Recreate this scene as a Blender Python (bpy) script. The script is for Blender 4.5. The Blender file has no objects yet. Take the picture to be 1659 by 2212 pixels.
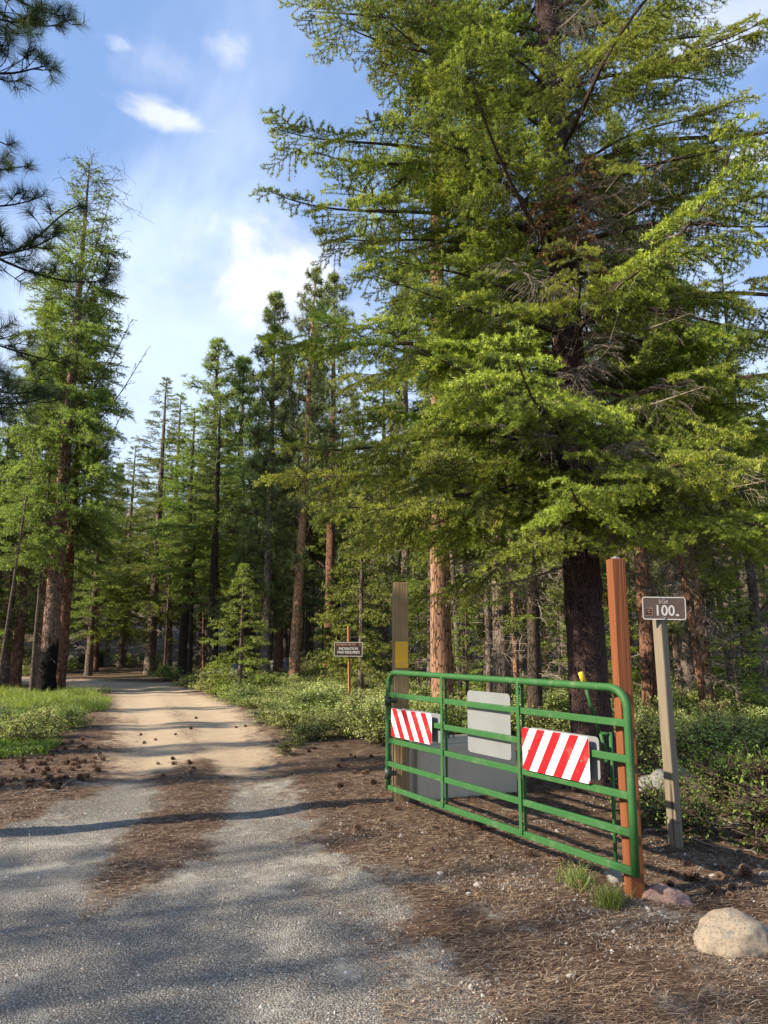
import bpy, math, random
import numpy as np
from mathutils import Vector, Matrix, noise as mnoise
R = math.radians
C = bpy.context.scene.collection
sc = bpy.context.scene
# ------------------------------------------------------------ camera, sky, sun, exposure
PITCH = R(10.8); FPX = 1600.0; CAMZ = 1.65
cp, sp = math.cos(PITCH), math.sin(PITCH)
cd = bpy.data.cameras.new('camera'); cam = bpy.data.objects.new('camera', cd); C.objects.link(cam)
cam.location = (0, 0, CAMZ); cam.rotation_euler = (R(90) + PITCH, 0, 0)
cd.sensor_fit = 'VERTICAL'; cd.sensor_height = 36; cd.lens = FPX / 2212 * 36
cd.clip_start = 0.05; cd.clip_end = 2000
sc.camera = cam
SUN_EL = R(31); SD = Vector((.94, .342, 0)).normalized()      # SD: the way the light travels over the ground
sun = bpy.data.objects.new('sun', bpy.data.lights.new('sun', 'SUN')); C.objects.link(sun)
sun.data.energy = 5.0; sun.data.angle = R(.55); sun.data.color = (1, .86, .66)
ldir = Vector((SD.x * math.cos(SUN_EL), SD.y * math.cos(SUN_EL), -math.sin(SUN_EL)))
sun.rotation_euler = ldir.to_track_quat('-Z', 'Y').to_euler()
sc.view_settings.view_transform = 'Standard'; sc.view_settings.look = 'None'
sc.view_settings.gamma = 1; sc.view_settings.use_curve_mapping = False
sc.view_settings.exposure = .9
sc.render.engine = 'CYCLES'
cy = sc.cycles
cy.max_bounces = 6; cy.diffuse_bounces = 4; cy.glossy_bounces = 2; cy.transmission_bounces = 4
cy.caustics_reflective = False; cy.caustics_refractive = False

def pdir(px, py):
    u = (px - 829.5) / FPX; v = (1106 - py) / FPX
    return Vector((u, cp - v * sp, sp + v * cp))

w = bpy.data.worlds.new('World'); sc.world = w; w.use_nodes = True
nt = w.node_tree; nt.nodes.clear()
def N(t, typ, **kw):
    n = t.nodes.new(typ)
    for k, v in kw.items():
        if k.startswith('i_'):
            n.inputs[k[2:].replace('_', ' ')].default_value = v
        else: setattr(n, k, v)
    return n
def L(t, a, b): t.links.new(a, b)
def mathn(t, op, a, b=None, c=None, clamp=False):
    n = t.nodes.new('ShaderNodeMath'); n.operation = op; n.use_clamp = clamp
    for i, x in enumerate((a, b, c)):
        if x is None: continue
        if isinstance(x, (int, float)): n.inputs[i].default_value = x
        else: L(t, x, n.inputs[i])
    return n.outputs[0]
def mixc(t, f, a, b, mode='MIX'):
    n = t.nodes.new('ShaderNodeMix'); n.data_type = 'RGBA'; n.blend_type = mode
    for i, x in ((0, f), (6, a), (7, b)):
        if isinstance(x, (int, float)): n.inputs[i].default_value = x
        elif isinstance(x, (tuple, list)): n.inputs[i].default_value = (*x[:3], 1)
        else: L(t, x, n.inputs[i])
    return n.outputs[2]
def ramp(t, f, *stops):
    n = t.nodes.new('ShaderNodeValToRGB'); e = n.color_ramp.elements
    while len(e) < len(stops): e.new(.5)
    for k, (p, c) in enumerate(stops):
        e[k].position = p; e[k].color = (*c, 1) if len(c) == 3 else c
    L(t, f, n.inputs[0]); return n.outputs[0]
def smooth(t, x, a, b):
    n = t.nodes.new('ShaderNodeMapRange'); n.interpolation_type = 'SMOOTHSTEP'
    L(t, x, n.inputs[0]); n.inputs[1].default_value = a; n.inputs[2].default_value = b
    return n.outputs[0]
def noisen(t, vec, scale, detail=4, rough=.55, dist=0.0):
    n = t.nodes.new('ShaderNodeTexNoise'); n.inputs['Scale'].default_value = scale
    n.inputs['Detail'].default_value = detail; n.inputs['Roughness'].default_value = rough
    n.inputs['Distortion'].default_value = dist
    if vec is not None: L(t, vec, n.inputs['Vector'])
    return n.outputs[0]

sky = N(nt, 'ShaderNodeTexSky', sky_type='NISHITA'); sky.sun_disc = False
sky.sun_elevation = SUN_EL
sky.sun_rotation = math.atan2(-SD.x, -SD.y)
sky.air_density = 1.0; sky.dust_density = .7; sky.ozone_density = 1.6; sky.altitude = 600
tc = N(nt, 'ShaderNodeTexCoord'); gen = tc.outputs['Generated']
def cloud_blob(px, py, rx, ry, scale, lo, hi, seed, det=7, amp=1.0, rough=.55):
    d = pdir(px, py).normalized()
    rt = Vector((0, 0, 1)).cross(d).normalized() * -1; up = rt.cross(d)
    def dot(v):
        n = nt.nodes.new('ShaderNodeVectorMath'); n.operation = 'DOT_PRODUCT'
        L(nt, gen, n.inputs[0]); n.inputs[1].default_value = v; return n.outputs['Value']
    w_ = dot(d)
    a = mathn(nt, 'DIVIDE', mathn(nt, 'DIVIDE', dot(rt), w_), rx / FPX); b = mathn(nt, 'DIVIDE', mathn(nt, 'DIVIDE', dot(up), w_), ry / FPX)
    rr = mathn(nt, 'SQRT', mathn(nt, 'ADD', mathn(nt, 'MULTIPLY', a, a), mathn(nt, 'MULTIPLY', b, b)))
    mp = nt.nodes.new('ShaderNodeMapping'); L(nt, gen, mp.inputs[0]); mp.inputs['Location'].default_value = (seed, seed * .7, -seed)
    mp.inputs['Scale'].default_value = (1, 1, rx / ry * .7)
    n = noisen(nt, mp.outputs[0], scale, det, rough, .3)
    v = mathn(nt, 'SUBTRACT', mathn(nt, 'MULTIPLY_ADD', n, 3.6, -.95), rr)
    v = mathn(nt, 'MULTIPLY', v, mathn(nt, 'GREATER_THAN', w_, 0.05))
    return mathn(nt, 'MULTIPLY', smooth(nt, v, lo, hi), amp), n
skyc = mixc(nt, .62, sky.outputs[0], (1.55, 2.5, 4.7))
sep = nt.nodes.new('ShaderNodeSeparateXYZ'); L(nt, gen, sep.inputs[0])
wn = noisen(nt, gen, 2.2, 5, .6, .4)
low = mathn(nt, 'MULTIPLY', smooth(nt, mathn(nt, 'SUBTRACT', sep.outputs[2], mathn(nt, 'MULTIPLY', mathn(nt, 'SUBTRACT', wn, .5), .7)), .58, .24), .85)
CLOUD = (4.1, 4.8, 6.0)
col = mixc(nt, low, skyc, (3.9, 4.7, 5.9))
thin = mathn(nt, 'MULTIPLY', smooth(nt, wn, .47, .8), .42)
col = mixc(nt, thin, col, CLOUD)
for a in ((515, 585, 112, 100, 10, -.1, .7, 3.1, 8, .95), (640, 575, 170, 80, 8, -.2, 1.0, 5.7, 8, .8), (560, 620, 190, 120, 7, -.1, 1.3, 8.3, 8, .75), (540, 720, 330, 130, 5, 0, 1.5, 2.3, 7, .7),
          (385, 252, 112, 30, 10, .0, 1.1, 1.3, 8, .62), (500, 98, 62, 40, 9, .0, 1.0, 4.4, 7, .42), (270, 103, 42, 17, 12, 0, .9, 9.1, 7, .4), (360, 140, 120, 50, 8, 0, 1.3, 6.6, 7, .25),
          (1640, 340, 150, 60, 6, 0, .9, 7.7, 7, .8), (1560, 60, 190, 80, 5, 0, 1.2, 11.7, 7, .5)):
    m, n_ = cloud_blob(*a)
    cc = mixc(nt, smooth(nt, n_, .38, .62), (3.9, 4.3, 5.1), (5.5, 5.55, 5.75))
    col = mixc(nt, m, col, cc)
bg = N(nt, 'ShaderNodeBackground'); L(nt, col, bg.inputs[0]); bg.inputs[1].default_value = .12
wo = N(nt, 'ShaderNodeOutputWorld'); L(nt, bg.outputs[0], wo.inputs[0])

# ------------------------------------------------------------ helpers
rng = np.random.default_rng(11)
def tag(o, label=None, cat=None, group=None, kind=None):
    if label: o['label'] = label
    if cat: o['category'] = cat
    if group: o['group'] = group
    if kind: o['kind'] = kind
    return o
def empty(name, loc=(0, 0, 0), rz=0.0):
    o = bpy.data.objects.new(name, None); C.objects.link(o); o.empty_display_size = .2
    o.location = loc; o.rotation_euler = (0, 0, rz); return o
class MB:
    """collects vertices, faces, material slots and a per-vertex tint; build() makes one mesh"""
    def __init__(s): s.V = []; s.F = []; s.M = []; s.T = []; s.n = 0
    def add(s, V, F, mat=0, tint=0.5):
        V = np.asarray(V, float).reshape(-1, 3); F = np.asarray(F, np.int64)
        s.V.append(V); s.F.append(F + s.n); s.M.append(np.full(len(F), mat)); s.n += len(V)
        s.T.append(np.broadcast_to(np.asarray(tint, float), (len(V),)).copy())
        return s
    def mesh(s, name, mats, smooth_=False, attr=None):
        me = bpy.data.meshes.new(name)
        V = np.concatenate(s.V); M = np.concatenate(s.M); T = np.concatenate(s.T)
        li = np.concatenate([f.ravel() for f in s.F]); tot = np.concatenate([np.full(len(f), f.shape[1]) for f in s.F])
        st = np.concatenate([[0], np.cumsum(tot)[:-1]])
        me.vertices.add(len(V)); me.vertices.foreach_set('co', V.ravel())
        me.loops.add(len(li)); me.loops.foreach_set('vertex_index', li.astype(np.int32))
        me.polygons.add(len(tot)); me.polygons.foreach_set('loop_start', st.astype(np.int32)); me.polygons.foreach_set('loop_total', tot.astype(np.int32))
        me.polygons.foreach_set('material_index', M.astype(np.int32))
        me.polygons.foreach_set('use_smooth', np.full(len(tot), bool(smooth_)))
        a = me.attributes.new('tint', 'FLOAT', 'POINT'); a.data.foreach_set('value', T)
        for m in (mats if isinstance(mats, (list, tuple)) else [mats]): me.materials.append(m)
        me.update(calc_edges=True); return me
    def build(s, name, mats, parent=None, smooth_=False):
        o = bpy.data.objects.new(name, s.mesh(name, mats, smooth_)); C.objects.link(o); o.parent = parent; return o
def link(name, me, parent=None):
    o = bpy.data.objects.new(name, me); C.objects.link(o); o.parent = parent; return o
def box(mb, c, s, rot=None, mat=0, bev=0.0, tint=.5):
    """box centred at c, size s, bevelled edges when bev > 0"""
    h = np.array(s) / 2; V = []; F = []
    if bev <= 0:
        V = np.array([[x, y, z] for x in (-1, 1) for y in (-1, 1) for z in (-1, 1)], float) * h
        F = [[0, 1, 3, 2], [4, 6, 7, 5], [0, 4, 5, 1], [2, 3, 7, 6], [0, 2, 6, 4], [1, 5, 7, 3]]
        V = V @ (np.array(rot).T if rot is not None else np.eye(3)) + np.array(c); mb.add(V, F, mat, tint); return
    import bmesh
    bm = bmesh.new(); bmesh.ops.create_cube(bm, size=1)
    for v in bm.verts: v.co = Vector((v.co.x * s[0], v.co.y * s[1], v.co.z * s[2]))
    bmesh.ops.bevel(bm, geom=bm.edges[:], offset=bev, segments=2, affect='EDGES', profile=.5)
    bm.verts.index_update()
    V = np.array([v.co[:] for v in bm.verts])
    V = V @ (np.array(rot).T if rot is not None else np.eye(3)) + np.array(c)
    n0 = mb.n; first = True
    q = [[v.index for v in f.verts] for f in bm.faces if len(f.verts) == 4]; t3 = [[v.index for v in f.verts] for f in bm.faces if len(f.verts) == 3]
    mb.add(V, q, mat, tint)
    if t3: mb.F.append(np.array(t3) + n0); mb.M.append(np.full(len(t3), mat))
    bm.free()
def tube(mb, P, rad, n=8, mat=0, tint=.5, cap=True):
    P = np.asarray(P, float); m = len(P); rad = np.broadcast_to(rad, (m,))
    T = np.gradient(P, axis=0); T /= np.linalg.norm(T, axis=1)[:, None] + 1e-9
    ref = np.array([0, 0, 1.]) if abs(T[0, 2]) < .9 else np.array([1., 0, 0])
    A = np.zeros_like(P); B = np.zeros_like(P)
    for i in range(m):
        a = ref - T[i] * ref.dot(T[i]); a /= np.linalg.norm(a); A[i] = a; B[i] = np.cross(T[i], a); ref = a
    th = np.arange(n) / n * 2 * math.pi
    V = P[:, None] + rad[:, None, None] * (A[:, None] * np.cos(th)[None, :, None] + B[:, None] * np.sin(th)[None, :, None])
    i, j = np.meshgrid(np.arange(m - 1), np.arange(n), indexing='ij'); i = i.ravel(); j = j.ravel(); k = (j + 1) % n
    F = np.stack([i * n + j, i * n + k, (i + 1) * n + k, (i + 1) * n + j], 1)
    n0 = mb.n; mb.add(V.reshape(-1, 3), F, mat, tint)
    if cap and n > 2:
        for r_, o in ((0, -1), (m - 1, 1)):
            idx = np.arange(n) + r_ * n + n0
            mb.F.append((idx[::-1] if o < 0 else idx)[None]); mb.M.append(np.array([mat]))
def twigs(mb, A, B, ra, rb, mat=0, tint=.5):
    """many thin three-sided twigs at once"""
    A = np.asarray(A); B = np.asarray(B); k = len(A)
    if k == 0: return
    D = B - A; D /= np.linalg.norm(D, axis=1)[:, None] + 1e-9
    X = np.cross(D, [0.31, .17, .93]); X /= np.linalg.norm(X, axis=1)[:, None] + 1e-9; Y = np.cross(D, X)
    ra = np.broadcast_to(ra, (k,))[:, None]; rb = np.broadcast_to(rb, (k,))[:, None]
    V = []
    for c_, r_ in ((A, ra), (B, rb)):
        for th in (0, 2.094, 4.189): V.append(c_ + r_ * (X * math.cos(th) + Y * math.sin(th)))
    V = np.stack(V, 1).reshape(-1, 3); b = np.arange(k)[:, None] * 6
    F = np.concatenate([b + np.array([[0, 1, 4, 3]]), b + np.array([[1, 2, 5, 4]]), b + np.array([[2, 0, 3, 5]])])
    mb.add(V, F, mat, tint)
def needles(mb, A, B, n, ln, wd, rg, mat=0, fwd=.55, tint=None, updown=0.0):
    """needles round each shoot A->B, one triangle each"""
    A = np.asarray(A); B = np.asarray(B); k = len(A)
    if k == 0: return
    D = B - A; D /= np.linalg.norm(D, axis=1)[:, None] + 1e-9
    t = rg.random((k, n, 1)); P = A[:, None] + (B - A)[:, None] * t
    rd = rg.normal(size=(k, n, 3)); rd -= (rd * D[:, None]).sum(-1, keepdims=True) * D[:, None]
    rd /= np.linalg.norm(rd, axis=-1, keepdims=True) + 1e-9
    d = D[:, None] * fwd + rd * math.sqrt(max(0, 1 - fwd * fwd)); d[..., 2] += updown
    l = ln * (.75 + .5 * rg.random((k, n, 1)))
    s = np.cross(d, rg.normal(size=(k, n, 3))); s /= np.linalg.norm(s, axis=-1, keepdims=True) + 1e-9
    V = np.stack([P - s * wd / 2, P + s * wd / 2, P + d * l], 2).reshape(-1, 3)
    F = np.arange(len(V)).reshape(-1, 3)
    tt = rg.random(k) if tint is None else np.broadcast_to(tint, (k,))
    tt = np.repeat(np.clip(tt[:, None] + rg.normal(size=(k, n)) * .09, 0, 1).ravel(), 3)
    mb.add(V, F, mat, tt)

# ------------------------------------------------------------ materials
def mat(name):
    m = bpy.data.materials.new(name); m.use_nodes = True; t = m.node_tree; t.nodes.clear()
    o = N(t, 'ShaderNodeOutputMaterial'); return m, t, o
def pbsdf(t, o, col, rough=.7, bump=None, spec=.3, metal=0, bstr=.5, bdist=.01):
    b = N(t, 'ShaderNodeBsdfPrincipled')
    for k, x in (('Base Color', col), ('Roughness', rough), ('Metallic', metal), ('Specular IOR Level', spec)):
        if isinstance(x, (int, float)): b.inputs[k].default_value = x
        elif isinstance(x, tuple): b.inputs[k].default_value = (*x, 1)
        else: L(t, x, b.inputs[k])
    if bump is not None:
        bn = N(t, 'ShaderNodeBump'); bn.inputs['Strength'].default_value = bstr; bn.inputs['Distance'].default_value = bdist
        L(t, bump, bn.inputs['Height']); L(t, bn.outputs[0], b.inputs['Normal'])
    L(t, b.outputs[0], o.inputs[0]); return b
def attr(t, name, out='Fac'): n = N(t, 'ShaderNodeAttribute', attribute_name=name); return n.outputs[out]
def coords(t, scale=(1, 1, 1), kind='Object'):
    c = N(t, 'ShaderNodeTexCoord'); m = N(t, 'ShaderNodeMapping'); L(t, c.outputs[kind], m.inputs[0]); m.inputs['Scale'].default_value = scale
    return m.outputs[0]
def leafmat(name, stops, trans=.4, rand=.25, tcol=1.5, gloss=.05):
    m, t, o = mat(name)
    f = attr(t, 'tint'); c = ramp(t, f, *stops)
    oi = N(t, 'ShaderNodeObjectInfo')
    hsv = N(t, 'ShaderNodeHueSaturation'); L(t, c, hsv.inputs['Color'])
    L(t, mathn(t, 'MULTIPLY_ADD', oi.outputs['Random'], rand * 2, 1 - rand), hsv.inputs['Value'])
    L(t, mathn(t, 'MULTIPLY_ADD', oi.outputs['Random'], .03, .485), hsv.inputs['Hue'])
    c = hsv.outputs[0]
    d = N(t, 'ShaderNodeBsdfDiffuse'); L(t, c, d.inputs[0])
    tr = N(t, 'ShaderNodeBsdfTranslucent'); L(t, mixc(t, 1.0, c, (tcol, tcol * 1.02, tcol * .5), 'MULTIPLY'), tr.inputs[0])
    mx = N(t, 'ShaderNodeMixShader'); mx.inputs[0].default_value = trans; L(t, d.outputs[0], mx.inputs[1]); L(t, tr.outputs[0], mx.inputs[2])
    g = N(t, 'ShaderNodeBsdfGlossy'); g.inputs['Roughness'].default_value = .6; g.inputs[0].default_value = (.8, .85, .8, 1)
    mx2 = N(t, 'ShaderNodeMixShader'); mx2.inputs[0].default_value = gloss; L(t, mx.outputs[0], mx2.inputs[1]); L(t, g.outputs[0], mx2.inputs[2])
    L(t, mx2.outputs[0], o.inputs[0]); return m
M = {}
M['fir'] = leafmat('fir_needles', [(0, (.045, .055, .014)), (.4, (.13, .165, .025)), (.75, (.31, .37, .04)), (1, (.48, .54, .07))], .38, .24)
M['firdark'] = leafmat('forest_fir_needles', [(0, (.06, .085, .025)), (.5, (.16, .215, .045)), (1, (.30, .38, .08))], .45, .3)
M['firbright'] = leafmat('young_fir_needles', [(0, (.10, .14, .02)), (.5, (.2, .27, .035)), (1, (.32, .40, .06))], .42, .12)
M['pine'] = leafmat('pine_needles', [(0, (.07, .09, .03)), (.5, (.17, .215, .06)), (1, (.31, .36, .12))], .4, .3)
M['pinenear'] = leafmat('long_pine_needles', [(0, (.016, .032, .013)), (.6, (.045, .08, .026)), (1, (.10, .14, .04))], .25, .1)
M['brownneedle'] = leafmat('dry_brown_needles', [(0, (.16, .075, .03)), (1, (.34, .18, .08))], .3, .05)
M['shrub'] = leafmat('shrub_leaves', [(0, (.10, .14, .025)), (.5, (.29, .36, .065)), (1, (.54, .60, .18))], .36, .2, gloss=.08)
M['herb'] = leafmat('bright_herb_leaves', [(0, (.07, .12, .015)), (1, (.22, .34, .03))], .45, .1)
M['grass'] = leafmat('grass_blades', [(0, (.09, .13, .03)), (.55, (.22, .30, .045)), (.8, (.33, .36, .10)), (1, (.45, .38, .2))], .45, .1)
M['blossom'] = leafmat('cream_blossom', [(0, (.45, .45, .22)), (1, (.68, .66, .4))], .3, .05)
def barkmat(name, c0, c1, c2, sc_=6, stretch=.3, burn=None, bs=.8):
    m, t, o = mat(name); v = coords(t, (1, 1, stretch))
    vo = N(t, 'ShaderNodeTexVoronoi', feature='DISTANCE_TO_EDGE'); vo.inputs['Scale'].default_value = sc_
    nz = noisen(t, v, 5, 4, .6); add = N(t, 'ShaderNodeVectorMath'); add.operation = 'ADD'; L(t, v, add.inputs[0])
    sc2 = N(t, 'ShaderNodeVectorMath'); sc2.operation = 'SCALE'; L(t, N(t, 'ShaderNodeTexNoise', i_Scale=7.0).outputs['Color'], sc2.inputs[0]); sc2.inputs['Scale'].default_value = .14
    L(t, sc2.outputs[0], add.inputs[1]); L(t, add.outputs[0], vo.inputs['Vector'])
    e = smooth(t, vo.outputs['Distance'], .0, .09)
    c = mixc(t, nz, c1, c2); c = mixc(t, e, c0, c)
    fine = noisen(t, v, 40, 3, .7); c = mixc(t, mathn(t, 'MULTIPLY', fine, .6), c, c0, 'MULTIPLY') if False else mixc(t, mathn(t, 'MULTIPLY', smooth(t, fine, .5, .75), .4), c, c0)
    if burn:
        sx = N(t, 'ShaderNodeSeparateXYZ'); L(t, N(t, 'ShaderNodeTexCoord').outputs['Object'], sx.inputs[0])
        k = smooth(t, mathn(t, 'ADD', sx.outputs[2], mathn(t, 'MULTIPLY', mathn(t, 'SUBTRACT', nz, .5), 2.2)), burn + .25, burn - .25)
        c = mixc(t, k, c, (.012, .011, .012))
    h = mathn(t, 'ADD', mathn(t, 'MULTIPLY', e, 1.0), mathn(t, 'MULTIPLY', fine, .35))
    pbsdf(t, o, c, .9, h, .15, bstr=bs, bdist=.03); return m
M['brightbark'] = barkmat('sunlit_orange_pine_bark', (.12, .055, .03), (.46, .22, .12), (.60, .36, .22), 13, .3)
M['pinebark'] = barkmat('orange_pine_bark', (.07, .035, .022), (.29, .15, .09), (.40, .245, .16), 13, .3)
M['darkbark'] = barkmat('dark_fir_bark', (.012, .010, .009), (.075, .055, .042), (.13, .10, .08), 26, .2)
M['greybark'] = barkmat('grey_brown_bark', (.03, .022, .018), (.17, .125, .10), (.26, .21, .18), 22, .2)
M['burntbark'] = barkmat('grey_bark_with_burn', (.03, .022, .018), (.20, .125, .095), (.28, .2, .16), 14, .25, burn=1.7)
M['redbark'] = barkmat('red_pine_bark', (.03, .015, .012), (.17, .085, .055), (.27, .15, .10), 13, .25)
M['darkpink'] = barkmat('dark_speckled_bark', (.022, .013, .012), (.06, .036, .032), (.11, .075, .065), 48, .35)
def plainwood(name, c): 
    m, t, o = mat(name); nz = noisen(t, coords(t), 30, 2); pbsdf(t, o, mixc(t, nz, tuple(x * .6 for x in c), tuple(x * 1.4 for x in c)), .9, spec=.1); return m
M['twig'] = plainwood('twig_bark', (.075, .055, .042)); M['darktwig'] = plainwood('dark_twig_bark', (.03, .024, .02)); M['deadtwig'] = plainwood('dead_grey_twig', (.27, .23, .19))

# ------------------------------------------------------------ terrain
def sig(x): return 1 / (1 + np.exp(-np.clip(x, -40, 40)))
def softplus(x, k=2.5): return k * np.log1p(np.exp(np.clip(x / k, -30, 30)))
def nsin(x, y, s, ph=0):
    return (np.sin(x * s + 1.7 * np.sin(y * s * .7 + ph) + ph) + np.sin(y * s * 1.13 + 1.3 * np.sin(x * s * .8 + 2 * ph)) + np.sin((x + y) * s * .61 + ph * 3)) / 3
def gz0(x, y):
    x = np.asarray(x, float); y = np.asarray(y, float)
    z = .32 * np.tanh(y / 12)
    y0 = 31 - 6 * sig((x - 4) / 2) + 15 * sig((-x - 8) / 2.5)
    z = z + .19 * softplus(y - y0) + .27 * softplus(y - 120, 12) - .48 * softplus(y - 290, 15) * 1.0
    side = sig((y - 16) / 3)
    z = z + .12 * softplus(x - 9, 2) * sig((y - 9) / 3) + .02 * softplus(-x - 18, 3)
    big = sig((y - y0 - 3) / 3)
    z = z + nsin(x, y, .35, 1.1) * (.02 + .5 * big) + nsin(x, y, 1.9, 2.2) * (.003 + .1 * big)
    return z
def proj(x, y, z):
    dz = z - CAMZ; dep = y * cp + dz * sp; dep = np.where(np.abs(dep) < 1e-6, 1e-6, dep)
    v = (-y * sp + dz * cp) / dep; return 829.5 + FPX * x / dep, 1106 - FPX * v, dep
def hitg(px, py, gz=gz0):
    d = pdir(px, py); t = 1.0
    for _ in range(3000):
        p = Vector((0, 0, CAMZ)) + d * t
        if p.z <= float(gz(p.x, p.y)): break
        t += max(.01, (p.z - float(gz(p.x, p.y))) * .25)
        if t > 400: break
    return Vector((p.x, p.y, float(gz(p.x, p.y))))
RB = [(1500, 2600), (1240, 2330), (1060, 2212), (960, 2060), (860, 1960), (740, 1870), (670, 1800), (630, 1730), (612, 1670), (596, 1620), (560, 1570), (505, 1532), (455, 1507), (405, 1488), (372, 1477)]
LB = [(-900, 2120), (-300, 1880), (0, 1790), (110, 1752), (175, 1715), (215, 1680), (238, 1640), (248, 1600), (248, 1560), (244, 1530), (250, 1508), (246, 1493)]
rb = [hitg(*p) for p in RB]; lb = [hitg(*p) for p in LB]
yr = [p.y for p in rb]; yl = [p.y for p in lb]
road_poly = [(-25., -8.), (12., -8.), (4.2, 1.5)] + [(p.x, p.y) for p in rb] + [(-11.5, 34.5), (-17, 39), (-30, 42.5), (-60, 44), (-60, 40.5), (-30, 39), (-18.5, 35.2), (-14.0, 31)] + [(p.x, p.y) for p in lb[::-1]] + [(-25., 5.)]
def sdpoly(x, y, poly):
    x = np.asarray(x, float); y = np.asarray(y, float); d = np.full(x.shape, 1e18); ins = np.zeros(x.shape, bool); n = len(poly)
    for i in range(n):
        ax, ay = poly[i]; bx, by = poly[(i + 1) % n]; ex, ey = bx - ax, by - ay
        wx, wy = x - ax, y - ay; h = np.clip((wx * ex + wy * ey) / (ex * ex + ey * ey + 1e-12), 0, 1)
        d = np.minimum(d, (wx - ex * h) ** 2 + (wy - ey * h) ** 2)
        c = ((ay > y) != (by > y)) & (x < (bx - ax) * (y - ay) / ((by - ay) if by != ay else 1e-12) + ax); ins ^= c
    return np.where(ins, 1, -1) * np.sqrt(d)                    # > 0 inside the road
def roadmid(y):
    return (np.interp(y, yr, [p.x for p in rb]) + np.interp(y, yl, [p.x for p in lb])) / 2
def gz(x, y):
    x = np.asarray(x, float); y = np.asarray(y, float)
    z = gz0(x, y); sd = sdpoly(x, y, road_poly)
    on = np.clip(sd / .5, 0, 1) * np.clip((40 - y) / 5, 0, 1) * np.clip((y - 5) / 3, 0, 1)
    hw = 1.25; q = (x - roadmid(y)) / hw
    z = z + on * (-.018 * np.exp(-((np.abs(q) - .62) / .25) ** 2) + .012 * np.exp(-(q / .3) ** 2))
    z = z + (1 - np.clip(sd / .4 + .5, 0, 1)) * .02
    return z
def vn(x, y, s, seed=0):
    return np.array([mnoise.noise(Vector((a * s, b * s, seed * 7.3))) for a, b in zip(np.ravel(x), np.ravel(y))]).reshape(np.shape(x))
th = np.concatenate([np.arange(-180, -42, 6.0), np.arange(-42, 42, .235), np.arange(42, 180, 6.0)]); th = np.radians(th)
rr = [0.4]
while rr[-1] < 520: rr.append(rr[-1] * (1.017 if rr[-1] > 3.0 else 1.08))
rr = np.array(rr); TH, RR = np.meshgrid(th, rr); X = RR * np.sin(TH); Y = RR * np.cos(TH); Z = gz(X, Y)
front = (np.abs(TH) < R(42)) & (RR > 2.8) & (RR < 22)
nn = np.zeros_like(X); nn[front] = vn(X[front], Y[front], 2.3, 1) * .6 + vn(X[front], Y[front], 7.5, 2) * .35
SDm = sdpoly(X, Y, road_poly)
Z += nn * np.where(SDm > 0, .012, .035)
PXm, PYm, DEP = proj(X, Y, Z)
e1 = nn * .55
s_ = SDm + e1
road_m = sig(s_ / (.05 + .012 * RR))
ongrey = sig((9.3 + e1 * 3.5 - Y) / .45)                                # grey chip seal near, tan dirt beyond
patch = (1 - road_m) * .85 * sig((nsin(X, Y, 2.3, 4.1) * .55 + nn * 1.2 - .12) / .12) * sig((6.0 - Y - .35 * X) / .35) * sig((2.2 - X) / .3)
grey = road_m * ongrey + patch; tan = road_m * (1 - ongrey)
# the needle-covered strip between the wheel tracks
mid = np.interp(Y, [4.2, 5.5, 6.6, 8.2, 9.4, 11], [-1.75, -1.75, -1.78, -2.0, -2.35, -2.6])
hwid = np.interp(Y, [4.6, 5.4, 6.6, 8.2, 9.4, 10.2, 10.8], [.05, .28, .42, .38, .45, .3, .0])
strip = sig((hwid - np.abs(X - mid) + e1 * .6) / .09) * sig((10.6 - Y) / .3) * sig((Y - 4.9) / .25)
grey *= 1 - strip * .85; tan *= 1 - strip * .8
q2 = X - roadmid(Y); tan *= 1 - .5 * sig((.26 + .5 * e1 + .12 * nsin(X, Y, 1.6, 3.3) - np.abs(q2)) / .1) * sig((Y - 9) / .6) * sig((24 - Y) / 3) - .35 * sig((nsin(X, Y, 1.1, .2) - .55) / .12) * (np.abs(q2) > .9)
green = sig((Y - 26) / 4) * .5 + .65 * sig((Y - 11.5) / 1.5) * (X > roadmid(Y)) * sig((26 - Y) / 4)
green = np.clip(green * (1 - road_m), 0, 1)
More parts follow.
